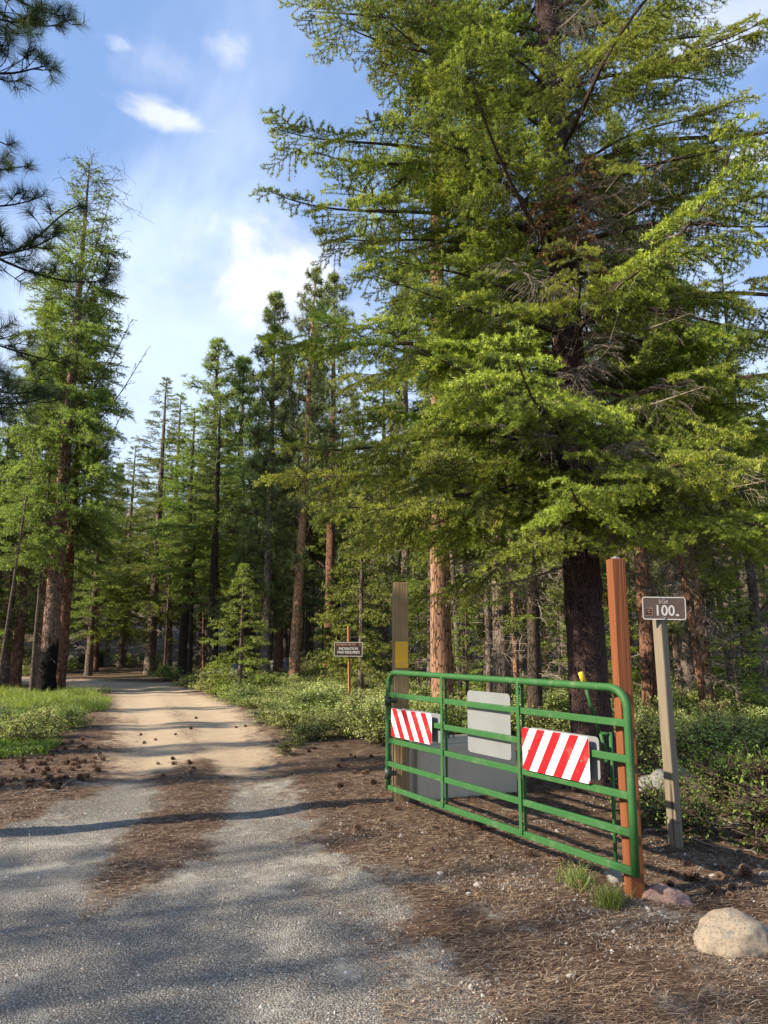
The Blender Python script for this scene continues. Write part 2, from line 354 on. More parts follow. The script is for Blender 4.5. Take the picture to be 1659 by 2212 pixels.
# rock bank, far hill
rock = sig((Y - 110) / 15)
ncol = len(th); nr = len(rr)
idx = np.arange(nr * ncol).reshape(nr, ncol)
a_ = idx[:-1]; b_ = idx[1:]
F = np.stack([a_, np.roll(a_, -1, 1), np.roll(b_, -1, 1), b_], -1)[:, :, ::-1].reshape(-1, 4)
inroad = (SDm[:-1] > 0).reshape(-1)
def ground_mat():
    m, t, o = mat('forest_ground')
    g = N(t, 'ShaderNodeTexCoord').outputs['Object']; P = g
    ms = N(t, 'ShaderNodeAttribute', attribute_name='mask'); sx = N(t, 'ShaderNodeSeparateColor'); L(t, ms.outputs['Color'], sx.inputs[0])
    rk = attr(t, 'rock')
    # litter
    n1 = noisen(t, P, 1.3, 6, .6); n2 = noisen(t, P, 22, 5, .7); n3 = noisen(t, P, 5, 5, .65, 1.0)
    mp = N(t, 'ShaderNodeMapping'); L(t, P, mp.inputs[0]); mp.inputs['Scale'].default_value = (1, 5, 1); mp.inputs['Rotation'].default_value = (0, 0, .5)
    n4 = noisen(t, mp.outputs[0], 30, 5, .75, 1.5)
    lit = ramp(t, mathn(t, 'MULTIPLY_ADD', n3, .55, mathn(t, 'MULTIPLY', n4, .5)), (.36, (.028, .018, .014)), (.5, (.11, .068, .046)), (.6, (.23, .16, .115)), (.72, (.36, .27, .20)))
    lit = mixc(t, mathn(t, 'MULTIPLY', smooth(t, n1, .5, .7), .45), lit, (.21, .125, .085))
    vp = N(t, 'ShaderNodeTexVoronoi'); vp.inputs['Scale'].default_value = 55; L(t, P, vp.inputs['Vector'])
    peb = mathn(t, 'MULTIPLY', smooth(t, vp.outputs['Distance'], .32, .2), smooth(t, mathn(t, 'ADD', n1, mathn(t, 'MULTIPLY', n3, .6)), .86, .98))
    lit = mixc(t, mathn(t, 'MULTIPLY', peb, .8), lit, (.5, .46, .40))
    # chip seal
    v1 = N(t, 'ShaderNodeTexVoronoi'); v1.inputs['Scale'].default_value = 95; L(t, P, v1.inputs['Vector'])
    sr = N(t, 'ShaderNodeSeparateColor'); L(t, v1.outputs['Color'], sr.inputs[0])
    v2 = N(t, 'ShaderNodeTexVoronoi'); v2.inputs['Scale'].default_value = 140; L(t, P, v2.inputs['Vector'])
    gc = ramp(t, sr.outputs[0], (0, (.21, .195, .165)), (.5, (.32, .30, .255)), (.85, (.41, .385, .33)), (1, (.52, .49, .43)))
    gc = mixc(t, smooth(t, v1.outputs['Distance'], .35, .62), gc, (.14, .13, .12))
    pt = noisen(t, P, 1.15, 7, .68, .4); pt2 = noisen(t, P, 3.3, 8, .75)
    pale = smooth(t, mathn(t, 'ADD', mathn(t, 'MULTIPLY', pt, .75), mathn(t, 'MULTIPLY', pt2, .35)), .55, .68)
    gc = mixc(t, mathn(t, 'MULTIPLY', pale, .62), gc, (.47, .45, .385))
    gc = mixc(t, mathn(t, 'MULTIPLY', smooth(t, noisen(t, P, .7, 5, .6), .5, .66), .35), gc, (.17, .155, .15))
    # tan dirt
    td = mixc(t, noisen(t, P, 2.5, 7, .7), (.47, .36, .245), (.66, .53, .375))
    td = mixc(t, mathn(t, 'MULTIPLY', smooth(t, n2, .55, .7), .45), td, (.37, .28, .19))
    td = mixc(t, mathn(t, 'MULTIPLY', peb, .7), td, (.6, .55, .47))
    gr = mixc(t, noisen(t, P, 3, 6, .7), (.045, .05, .02), (.17, .155, .085))
    gr = mixc(t, smooth(t, noisen(t, P, .5, 5, .6), .42, .62), gr, (.14, .10, .07))
    # irregular edges between the grounds
    en = mathn(t, 'MULTIPLY', mathn(t, 'SUBTRACT', noisen(t, P, 9, 6, .75), .5), 1.3)
    def edge(x): return smooth(t, mathn(t, 'ADD', x, mathn(t, 'MULTIPLY', en, mathn(t, 'MULTIPLY', mathn(t, 'MULTIPLY', x, mathn(t, 'SUBTRACT', 1.0, x)), 4.0))), .2, .8)
    c = mixc(t, edge(sx.outputs[2]), lit, gr); c = mixc(t, edge(sx.outputs[1]), c, td); eg = edge(sx.outputs[0]); c = mixc(t, eg, c, gc)
    rc = mixc(t, noisen(t, P, .15, 8, .75), (.10, .09, .07), (.42, .39, .36)); rc = mixc(t, smooth(t, noisen(t, P, .06, 6, .6), .45, .6), rc, (.07, .085, .05))
    c = mixc(t, rk, c, rc)
    hb = mathn(t, 'ADD', mathn(t, 'MULTIPLY', mathn(t, 'SUBTRACT', 1.0, v1.outputs['Distance']), mathn(t, 'MULTIPLY', eg, .9)), mathn(t, 'MULTIPLY', n4, mathn(t, 'MULTIPLY_ADD', eg, -1.6, 2.2)))
    pbsdf(t, o, c, .92, hb, .15, bstr=.9, bdist=.012)
    return m
M['ground'] = ground_mat()
def surf(name, faces):
    used = np.unique(faces); remap = np.full(nr * ncol, -1); remap[used] = np.arange(len(used))
    mb = MB(); mb.add(np.stack([X, Y, Z], -1).reshape(-1, 3)[used], remap[faces])
    o = mb.build(name, M['ground'], smooth_=True); me = o.data
    col = np.stack([grey, tan, green, np.ones_like(grey)], -1).reshape(-1, 4)[used]
    a = me.attributes.new('mask', 'FLOAT_COLOR', 'POINT'); a.data.foreach_set('color', col.ravel())
    a = me.attributes.new('rock', 'FLOAT', 'POINT'); a.data.foreach_set('value', rock.reshape(-1)[used])
    tag(o, kind='structure'); return o
surf('ground', F[~inroad]); surf('road', F[inroad])
def gzs(x, y):
    """height of the built ground mesh, relief included (close range)"""
    z = float(gz(x, y)); 
    if 2.8 < math.hypot(x, y) < 22 and y > 0:
        n_ = mnoise.noise(Vector((x * 2.3, y * 2.3, 7.3))) * .6 + mnoise.noise(Vector((x * 7.5, y * 7.5, 14.6))) * .35
        z += n_ * (.012 if float(sdpoly(x, y, road_poly)) > 0 else .035)
    return z
def gzv(x, y):
    z = gz(x, y); n_ = vn(x, y, 2.3, 1) * .6 + vn(x, y, 7.5, 2) * .35
    return z + n_ * np.where(sdpoly(x, y, road_poly) > 0, .012, .035)
def at(px, Yw):
    """ground point at distance Yw straight ahead whose foot shows at column px"""
    x = 0.0
    for _ in range(8):
        z = float(gz(x, Yw)); dep = Yw * cp + (z - CAMZ) * sp; x = (px - 829.5) / FPX * dep
    return Vector((x, Yw, float(gz(x, Yw))))
def topz(py, Yw):
    d = pdir(829.5, py); return CAMZ + Yw * d.z / d.y
def at3(px, py, Yw):
    d = pdir(px, py); return Vector((0, 0, CAMZ)) + d * (Yw / d.y)

# ------------------------------------------------------------ trees
def trunk_mb(mb, H, r0, r1, lean=(0, 0), n=14, rings=28, seed=0, rough=.06, flare=.25, mat_=0, bend=.0):
    rg = np.random.default_rng(seed + 900); t = np.linspace(0, 1, rings) ** 1.15
    zs = t * H - .25 * (t == 0)
    bx = np.cumsum(rg.normal(size=rings)) * bend * H / rings; by = np.cumsum(rg.normal(size=rings)) * bend * H / rings
    P = np.stack([lean[0] * H * t + bx, lean[1] * H * t + by, zs], 1)
    rad = r0 * (1 - t) ** .8 + r1 * .35 + flare * r0 * np.exp(-zs.clip(0) / (.9 * r0 + .1))
    th = np.arange(n) / n * 2 * np.pi
    rj = 1 + rough * rg.normal(size=(rings, n)) + rough * .8 * rg.normal(size=(1, n))
    V = P[:, None] + (rad[:, None] * rj)[..., None] * np.stack([np.cos(th), np.sin(th), 0 * th], -1)[None]
    i, j = np.meshgrid(np.arange(rings - 1), np.arange(n), indexing='ij'); i = i.ravel(); j = j.ravel(); k = (j + 1) % n
    mb.add(V.reshape(-1, 3), np.stack([i * n + j, i * n + k, (i + 1) * n + k, (i + 1) * n + j], 1), mat_)
    def ax(z):
        return np.array([np.interp(z, zs, P[:, 0]), np.interp(z, zs, P[:, 1]), z]), float(np.interp(z, zs, rad))
    return ax
def frond(seed, Ln, step2=.088, step3=.042, seg=.05, nn_=17, nl=.030, nw=.0080, rise=.12, droop=.34, inner=.2, hang=.36, lat=.44, matn=0, matw=1, dead=18, brown=False):
    """one drooping fir branch along +X with side sprays, shoots and needles"""
    rg = np.random.default_rng(seed); mb = MB(); sA = []; sB = []; tA = []; tB = []; tint = []
    ph = rg.random() * 6
    def main(s): return np.array([Ln * s, .07 * Ln * math.sin(2.4 * s + ph) * s, Ln * (rise * s - droop * s * s + .55 * droop * s ** 4) + .02 * Ln * math.sin(7 * s + ph)])
    pts = np.array([main(s) for s in np.linspace(0, 1, 14)])
    tube(mb, pts, np.linspace(.022 * Ln * .45 + .008, .004, 14), 5, matw, .4, cap=False)
    s = .10; side = 1
    while s < .995:
        p = main(s); tg = main(min(1, s + .02)) - main(s - .02); tg /= np.linalg.norm(tg)
        l2 = (lat * Ln * min(1, 1.35 - 1.12 * s) * rg.uniform(.3, 1.05) * (.8 + .35 * math.sin(11 * s + ph * 3)) + .10) * min(1, .35 + s * 2.2)
        ang = side * R(38 + 30 * rg.random() * (1.2 - s)); ca, sa = math.cos(ang), math.sin(ang)
        d = np.array([tg[0] * ca - tg[1] * sa, tg[0] * sa + tg[1] * ca, tg[2] + rg.normal() * .3 + .08]); d /= np.linalg.norm(d)
        dr = hang * (.35 + 1.1 * rg.random()); tone = rg.random()
        m2 = max(3, int(l2 / seg)); prev = p
        q = lambda t: p + d * l2 * t + np.array([0, 0, -dr * l2 * t * t])
        base_bare = .24 + .5 * max(0, inner * 1.6 - s)
        for k in range(m2):
            a = q(k / m2); b = q((k + 1) / m2)
            tA.append(a); tB.append(b)
            if (k + 1) / m2 > base_bare + .1: sA.append(a); sB.append(b); tint.append(.2 + .4 * tone + .45 * (k / m2) ** 2)
        t = base_bare + .02; sd = 1
        while t < 1:
            a = q(t); dd = q(min(1, t + .03)) - q(t - .03); dd /= np.linalg.norm(dd) + 1e-9
            l3 = (.42 * l2 * (1 - t) ** .8 + .05) * (.6 + .7 * rg.random())
            an = sd * R(35 + 30 * rg.random()); c3, s3 = math.cos(an), math.sin(an)
            e = np.array([dd[0] * c3 - dd[1] * s3, dd[0] * s3 + dd[1] * c3, dd[2] * .6 - .25 * hang - .35 * rg.random() + .2]); e /= np.linalg.norm(e)
            m3 = max(1, int(round(l3 / seg))); pr = a
            for k in range(m3):
                b = a + e * l3 * (k + 1) / m3 + np.array([0, 0, -.45 * hang * l3 * ((k + 1) / m3) ** 2])
                sA.append(pr); sB.append(b); tint.append(.12 + .4 * tone + .5 * ((k + 1) / m3) * rg.random() + .15 * s); pr = b
            tA.append(a); tB.append(pr)
            if l3 > .07:
                for _e in range(2):
                    f = e * .8 + rg.normal(size=3) * .5 + [0, 0, .25]; f /= np.linalg.norm(f); sA.append(pr - e * .01); sB.append(pr + f * .055); tint.append(.55 + .45 * rg.random() * tone + .1)
            t += step3 / l2 * (.7 + .6 * rg.random()); sd = -sd
        s += step2 / Ln * (.7 + .6 * rg.random()); side = -side
    twigs(mb, tA, tB, .0032, .0018, matw, .5)
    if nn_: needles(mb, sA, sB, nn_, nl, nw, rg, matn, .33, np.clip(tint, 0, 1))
    # dead hanging twigs near the trunk
    dA = []; dB = []
    for _ in range(dead):
        p = main(rg.uniform(.05, .6)); d = rg.normal(size=3) * [.8, .8, .4]; d[2] -= .3; d /= np.linalg.norm(d); l = rg.uniform(.2, .55)
        for k in range(5):
            b = p + d * l / 5; dA.append(p); dB.append(b); p = b; d = d + np.array([0, 0, -.22]) + rg.normal(size=3) * .12; d /= np.linalg.norm(d)
            if k > 0 and rg.random() < .6:
                e = d + rg.normal(size=3) * .6; e /= np.linalg.norm(e); dA.append(p); dB.append(p + e * l * .3)
    twigs(mb, dA, dB, .0032, .0018, 2, .5)
    return mb
def place_branch(name, me, parent, p, az, pitch, scale=1.0, roll=0.0):
    o = link(name, me, parent); o.location = p; o.rotation_euler = (roll, -pitch, az); o.scale = (scale,) * 3; return o

# --- the big fir behind the gate
fir = empty('fir_tree', at(1287, 8.4)); H_F = 21.
tag(fir, 'large sunlit bright green fir with dark trunk standing right behind the green gate', 'fir tree')
mb = MB(); fax = trunk_mb(mb, H_F, .21, .03, lean=(-.012, .0), n=26, rings=110, seed=3, rough=.045, flare=.3)
mb.build('trunk', M['darkpink'], fir, True)
FR = []
for k, (l_, rs, dr) in enumerate(((3.2, .05, .26), (3.0, .10, .30), (3.4, .02, .20), (2.7, .06, .34), (3.1, .14, .32), (2.8, .02, .24), (2.2, .06, .26))):
    FR.append((l_, frond(50 + k, l_, rise=rs, droop=dr, lat=.34 + .04 * (k % 3)).mesh('branch', [M['fir'], M['twig'], M['deadtwig']])))
rg = np.random.default_rng(77); z = 2.75; az = .3; nb = 0
def rad_prof(z): return np.interp(z, [2.6, 3.3, 5, 8, 11, 14, 18, 20.6], [2.3, 3.0, 3.3, 3.4, 3.0, 2.4, 1.3, .4])
while z < 20.4:
    az += 2.399 + rg.normal() * .35; ln = rad_prof(z) * (.6 + .46 * rg.random()) * (.86 if math.cos(az) < -.5 and z > 6 else 1) * (.82 if math.cos(az) > .3 and z > 7 else 1)
    p, r_ = fax(z); k = rg.integers(len(FR)); s_k = ln / FR[k][0]
    azn = az % (2 * math.pi)
    tocam = math.cos(azn + math.pi / 2)                # 1 when it points at the camera
    if tocam > .72 and (5.9 < z < 7.5 or 3.9 < z < 4.9 or 8.6 < z < 12.5 or z < 3.2) : z += .05; continue
    pit = np.interp(z, [2.6, 6, 12, 20], [.02, .14, .32, .6]) + rg.normal() * .17
    place_branch('branch', FR[k][1], fir, p, az, pit, s_k, rg.normal() * .2); nb += 1
    z += .046 + .034 * rg.random() + (.022 if z > 7.5 else 0)
# chosen limbs that read in the picture: long ones to the left, low ones over the gate
for zz, a_d, ln, pit, k in ((6.6, 184, 3.6, .14, 0), (8.6, 178, 3.1, .36, 1), (10.3, 181, 3.5, .34, 0), (9.4, 172, 3.5, .28, 4), (7.5, 189, 3.5, .12, 2), (11.3, 186, 3.2, .4, 1), (5.0, 190, 3.5, .05, 2), (3.6, 176, 3.5, -.02, 4), (3.2, 205, 3.2, -.02, 5), (3.0, 250, 2.5, .02, 3), (3.1, 292, 2.3, .06, 6), (3.4, 335, 2.6, .05, 0),
                         (4.1, 318, 3.1, .12, 1), (4.0, 225, 3.2, .1, 4), (3.9, 0, 3.6, .05, 2), (5.4, -12, 3.8, .1, 0), (7.3, -6, 3.7, .3, 1), (3.3, 270, 1.6, -.1, 5),
                         (3.0, 300, 2.6, -.12, 0), (2.9, 278, 2.1, -.16, 6), (3.1, 322, 2.8, -.08, 3), (2.9, 240, 2.4, -.12, 5), (3.0, 345, 3.0, -.06, 4), (3.2, 262, 2.2, -.1, 1)):
    p, r_ = fax(zz); place_branch('branch', FR[k][1], fir, p, R(a_d), pit, ln / FR[k][0], .1)
bare = frond(91, 2.6, nn_=0, rise=.05, droop=.3, dead=40, hang=.5).mesh('dead_branch', [M['fir'], M['deadtwig'], M['deadtwig']])
for zz, a_d, ln in ((2.6, 200, 1.6), (2.9, 320, 1.8), (3.4, 300, 1.9), (4.4, 262, 1.3), (6.6, 285, 1.4), (6.9, 250, 1.3), (2.4, 160, 1.5), (2.5, 20, 1.7), (2.75, 345, 1.9), (5.1, 310, 1.6), (6.4, 300, 1.5), (6.8, 305, 1.7), (7.1, 275, 1.3), (6.2, 320, 1.8), (4.7, 275, 1.5), (4.2, 300, 1.9), (3.7, 280, 1.7), (3.9, 235, 1.8), (8.6, 280, 1.4), (9.4, 300, 1.5), (5.6, 240, 1.9), (3.2, 310, 2.2)):
    p, r_ = fax(zz); place_branch('dead_branch', bare, fir, p, R(a_d), -.08, ln / 2.6, rg.normal() * .3)
brn = frond(92, 1.2, rise=.05, droop=.5, dead=10, hang=.9, inner=0).mesh('dry_branch', [M['brownneedle'], M['deadtwig'], M['deadtwig']])
for zz, a_d in ((6.75, 262), (6.5, 245), (6.2, 275), (7.0, 280)):
    p, r_ = fax(zz); o = place_branch('dry_branch', brn, fir, p, R(a_d), .1, .8); o['label'] = 'small rusty brown dead spray'

# second fir, just outside the right edge, its limbs reaching into the picture
fir2 = empty('fir_tree', (8.3, 9.8, float(gz(8.3, 9.8))))
tag(fir2, 'fir whose dark green limbs reach in from the right edge of the photo', 'fir tree')
mb = MB(); fax2 = trunk_mb(mb, 17, .2, .03, n=16, rings=40, seed=5); mb.build('trunk', M['darkbark'], fir2, True)
z = 3.0; az = 2
while z < 16.5:
    az += 2.399 + rg.normal() * .3; ln = np.interp(z, [3, 6, 10, 16.5], [2.6, 2.7, 2.2, .5]) * (.7 + .4 * rg.random()); p, _ = fax2(z); k = rg.integers(len(FR))
    if math.cos(az) < .2: place_branch('branch', FR[k][1], fir2, p, az, .15 + z * .02, ln / FR[k][0], rg.normal() * .2)
    z += .17

# --- long-needled pine branches
def pine_branch(seed, P0, P1, sag=.12, ntuft=26, nneed=70, nl=.15, nw=.0034, side=.8, wood=1, matn=0, rad=.028):
    rg = np.random.default_rng(seed); mb = MB(); P0 = np.array(P0, float); P1 = np.array(P1, float); D = P1 - P0; ln = np.linalg.norm(D)
    def c(s): return P0 + D * s + np.array([0, 0, -sag * ln * math.sin(math.pi * s) + .05 * ln * math.sin(6 * s + seed)]) + .03 * ln * np.array([math.sin(9 * s + seed), math.cos(8 * s + seed), 0])
    tube(mb, [c(s) for s in np.linspace(0, 1, 18)], np.linspace(rad, .006, 18), 6, wood, .4, cap=False)
    A = []; B = []; TA = []; TB = []
    for k in range(ntuft):
        s = 1 - (k / ntuft) * .85 if k else 1.0; p = c(min(s, 1)); d = c(min(1, s + .02)) - c(s - .02); d /= np.linalg.norm(d)
        l = side * (.25 + .75 * rg.random()) * (.35 + .9 * (1 - s)) if k else .05
        e = d * .7 + rg.normal(size=3) * [.75, .75, .45]; e /= np.linalg.norm(e)
        m = 6
        for j in range(m):
            b = p + e * l / m; A.append(p); B.append(b); p = b
            e = e + np.array([0, 0, .14]) + rg.normal(size=3) * .16; e /= np.linalg.norm(e)
            if j in (2, 4) and rg.random() < .55:
                e2 = e + rg.normal(size=3) * .8 + [0, 0, .2]; e2 /= np.linalg.norm(e2); b2 = p + e2 * l * .35; A.append(p); B.append(b2); TA.append(b2 - e2 * .05); TB.append(b2 + e2 * .03)
        TA.append(p - e * .07); TB.append(p + e * .04)
    twigs(mb, A, B, .0065, .0045, wood)
    needles(mb, TA, TB, nneed, nl, nw, rg, matn, .45)
    return mb
pine = empty('ponderosa_pine', (-5.0, 6.0, float(gz(-5.0, 6.0))))
tag(pine, 'nearby pine whose dark long needled boughs hang in from the left edge', 'pine tree')
mb = MB(); pax = trunk_mb(mb, 15.5, .15, .05, n=18, rings=50, seed=8); mb.build('trunk', M['redbark'], pine, True)
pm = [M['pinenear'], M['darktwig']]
orig = Vector(pine.location)
for k, (px, py, Yw, zb, nt_, sd_, sag) in enumerate((
        (120, 12, 6.6, 8.4, 26, .9, .05), (60, 40, 6.0, 8.0, 22, .8, .0), (105, 160, 6.8, 7.2, 24, .75, .0), (30, 120, 6.2, 7.0, 18, .7, .0), (20, 320, 6.5, 6.5, 5, .35, .02), (48, 345, 7.0, 5.6, 10, .45, .16), (75, 400, 6.6, 5.4, 16, .5, .14),
        (215, 590, 7.0, 5.6, 30, .75, .06), (130, 520, 6.8, 5.5, 24, .6, .08), (190, 470, 7.2, 5.4, 12, .5, .15), (10, 520, 6.4, 5.0, 16, .6, .1),
        (10, 800, 6.4, 4.6, 10, .5, .05), (125, 760, 7.4, 4.3, 30, .7, .02), (60, 830, 6.8, 4.1, 30, .7, .04), (105, 860, 7.6, 4.0, 26, .7, .02), (30, 900, 6.6, 3.6, 24, .6, .0), (-60, 700, 6.2, 4.5, 26, .8, .05), (-120, 300, 6.0, 6.5, 26, .9, .05), (-80, 150, 6.2, 7.5, 26, .9, .05))):
    tip = at3(px, py, Yw) - orig; b0, r0 = pax(zb)
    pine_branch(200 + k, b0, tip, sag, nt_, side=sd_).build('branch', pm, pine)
gen_b = [pine_branch(300 + k, (0, 0, 0), (2.1, 0, .25), .08, 24).mesh('branch', pm) for k in range(2)]
az = 1.0; z = 4.6
while z < 15:
    az += 2.399; p, _ = pax(z)
    if math.cos(az) < .75 or z > 9.2: place_branch('branch', gen_b[int(z * 3) % 2], pine, p, az, .1 + .03 * z, np.interp(z, [4, 11, 15], [1.05, .9, .4]))
    z += .27

# --- forest tree prototypes: each a trunk, a crown and dead twigs
def pine_crown(seed, H, zb, rmax, ntuft, ax, nl=.24, nw=.024, nneed=15, shape='round', matn=0):
    rg = np.random.default_rng(seed); mb = MB(); A = []; B = []; TA = []; TB = []
    z = zb; az = 0; left = ntuft
    nb_ = int((H - zb) / .22)
    for i in range(nb_):
        s = (i + .5) / nb_; z = zb + (H - zb) * s ** .95; az += 2.399 + rg.normal() * .4
        prof = math.sqrt(max(.03, 1 - (2 * s - .75) ** 2 * .55)) * (1 - s) ** .32 if shape == 'round' else (1 - s) ** .8 + .05
        ln = rmax * prof * (.6 + .55 * rg.random()); p, r_ = ax(min(z, H * .985)); p0 = p.copy()
        d = np.array([math.cos(az), math.sin(az), -.12 + .55 * s + rg.normal() * .1]); d /= np.linalg.norm(d); m = 6; pts = [p]
        for j in range(m):
            b = p + d * ln / m; A.append(p); B.append(b); p = b; pts.append(p); d = d + [0, 0, .10 + rg.normal() * .05] + rg.normal(size=3) * .08; d /= np.linalg.norm(d)
        k = max(4, int(ntuft / nb_ * (.5 + prof)))
        for _ in range(k):
            t = rg.uniform(.25, 1) ** .7 * m; q = pts[min(m, int(t))]; e = d * .5 + rg.normal(size=3) * [.8, .8, .5]; e /= np.linalg.norm(e); l = ln * .28 * rg.uniform(.3, 1.1) + .1
            b = q + e * l + [0, 0, .06]; A.append(q); B.append(b); TA.append(b - e * .08); TB.append(b + e * .05)
    twigs(mb, A, B, .014, .007, 1)
    needles(mb, TA, TB, nneed, nl, nw, rg, matn, .4)
    return mb
def fir_crown(seed, H, zb, rmax, ax, dens=1.0, nl=.105, nw=.025, nneed=7, matn=0, rag=.3, bareTop=0.0, power=.78):
    rg = np.random.default_rng(seed); mb = MB(); A = []; B = []; TA = []; TB = []; tint = []
    nb_ = int((H - zb) / .115 * dens); az = 0
    for i in range(nb_):
        s = ((i + .5) / nb_) ** .72; z = zb + (H - zb) * s; az += 2.399 + rg.normal() * .4
        ln = rmax * ((1 - s) ** power + .03) * (1 - rag + 2 * rag * rg.random()) * min(1, .55 + s * 4)
        p, r_ = ax(min(z, H * .99)); d = np.array([math.cos(az), math.sin(az), -.1 + .5 * s + rg.normal() * .1]); d /= np.linalg.norm(d); sd_ = np.array([-math.sin(az), math.cos(az), 0])
        m = max(4, int(ln / .125)); q = p
        isbare = s > 1 - bareTop and rg.random() < .75
        for j in range(m):
            b = q + d * ln / m; A.append(q); B.append(b); q = b; d = d + [0, 0, -.03 + rg.normal() * .03] + sd_ * rg.normal() * .06; d /= np.linalg.norm(d)
            if j / m < .12: continue
            for sgn in (-1, 1):
                if isbare and rg.random() < .6: continue
                l = ln * .42 * (1 - j / m) ** .7 * rg.uniform(.5, 1.2) + .09
                e = d * .75 + sd_ * sgn * rg.uniform(.3, .9) + [0, 0, rg.uniform(-.5, .3)]; e /= np.linalg.norm(e)
                nseg = max(1, int(l / .13)); u = b
                A.append(b); B.append(b + e * l)
                for k in range(nseg):
                    v = u + e * l / nseg; TA.append(u); TB.append(v); tint.append(.25 + .35 * rg.random() + .35 * (k + 1) / nseg); u = v
                    if nseg > 2:
                        f = e + rg.normal(size=3) * .7; f /= np.linalg.norm(f); TA.append(v); TB.append(v + f * .1); tint.append(.5 + .4 * rg.random())
    twigs(mb, A, B, .011, .005, 1)
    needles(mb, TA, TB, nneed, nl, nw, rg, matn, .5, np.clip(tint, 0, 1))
    return mb
def dead_twigs(seed, z0, z1, ax, n, lmax):
    rg = np.random.default_rng(seed); mb = MB(); A = []; B = []
    for _ in range(n):
        z = rg.uniform(z0, z1); p, r_ = ax(z); az = rg.random() * 6.28; d = np.array([math.cos(az), math.sin(az), rg.normal() * .25 - .1]); d /= np.linalg.norm(d); l = lmax * rg.uniform(.35, 1)
        for j in range(6):
            b = p + d * l / 6; A.append(p); B.append(b); p = b; d = d + rg.normal(size=3) * .16 + [0, 0, -.07]; d /= np.linalg.norm(d)
            if j > 0:
                for _k in range(2):
                    e = d * .5 + rg.normal(size=3) * .6 + [0, 0, -.15]; e /= np.linalg.norm(e); q = p + e * l * .22; A.append(p); B.append(q)
                    f = e + rg.normal(size=3) * .5; f /= np.linalg.norm(f); A.append(q); B.append(q + f * l * .12)
    twigs(mb, A, B, .0075, .004, 0)
    return mb
PT = {}
def proto(key, kind, H, r0, zb, rmax, bark, seed, twn=24, twl=1.2, lean=(0, 0), **kw):
    mb = MB(); ax = trunk_mb(mb, H, r0, .03, lean, n=12, rings=30, seed=seed, bend=.012); tr = mb.mesh('trunk', M[bark], True)
    if kind == 'pine': cr = pine_crown(seed, H, zb, rmax, kw.pop('nt', 900), ax, **kw).mesh('crown', [M['pine'], M['twig']])
    else:
        lm = kw.pop('leaf', 'firdark'); cr = fir_crown(seed, H, zb, rmax, ax, **kw).mesh('crown', [M[lm], M['twig']])
    dt = dead_twigs(seed, H * .08, zb + (H - zb) * .35, ax, twn, twl).mesh('dead_twigs', [M['deadtwig' if seed % 2 else 'twig']])
    PT[key] = (H, kind, tr, cr, dt)
proto('pineA', 'pine', 18, .24, 6.0, 2.3, 'pinebark', 21, nt=1500)
proto('pineB', 'pine', 17, .2, 2.6, 2.3, 'redbark', 22, nt=2100, shape='cone')
proto('pineC', 'pine', 18, .24, 6.5, 2.0, 'greybark', 23, nt=1200, twn=36)
proto('pineD', 'pine', 15, .17, 2.2, 2.0, 'greybark', 24, nt=1900, shape='cone')
proto('firA', 'fir', 16, .2, 1.6, 2.5, 'greybark', 31)
proto('firB', 'fir', 17, .2, 5.2, 2.2, 'darkbark', 32, twn=40)
proto('firC', 'fir', 15, .16, 2.6, 1.9, 'greybark', 33, dens=1.15, rag=.3, twn=40)
proto('young', 'fir', 4.2, .055, .35, 1.15, 'greybark', 34, leaf='firbright', twn=4, twl=.4, nneed=11, dens=2.8, nl=.075, nw=.017, power=.9)
proto('thin', 'pine', 13, .085, 6, 1.3, 'redbark', 35, nt=700, twn=60, twl=.9, lean=(-.03, .0))
proto('thinB', 'fir', 12, .075, 5.5, 1.3, 'greybark', 36, twn=70, twl=.9)
def tree(key, x, y, Hh, label, group=None, rz=None, name=None, bark=None, tilt=(0, 0), wid=1.0, cat=None):
    H0, kind, tr, cr, dt = PT[key]; s = Hh / H0
    r = empty(name or ('pine_tree' if kind == 'pine' else 'fir_tree'), (x, y, float(gz(x, y)) - .05), rng.random() * 6.28 if rz is None else rz)
    r.rotation_euler = (tilt[1], tilt[0], r.rotation_euler[2]); r.scale = (s * wid, s * wid, s)
    for nm, me in (('trunk', tr), ('crown', cr), ('dead_twigs', dt)):
        o = link(nm, me, r)
        if nm == 'dead_twigs': o['kind'] = 'stuff'
        if nm == 'trunk' and bark:
            o.material_slots[0].link = 'OBJECT'; o.material_slots[0].material = M[bark]
    tag(r, label, cat or ('pine tree' if kind == 'pine' else 'fir tree'), group); return r
placed = []
def T(key, px, Yw, top, label, **kw):
    p = at(px, Yw); placed.append((p.x, p.y)); return tree(key, p.x, p.y, topz(top, Yw) - p.z, label, **kw)

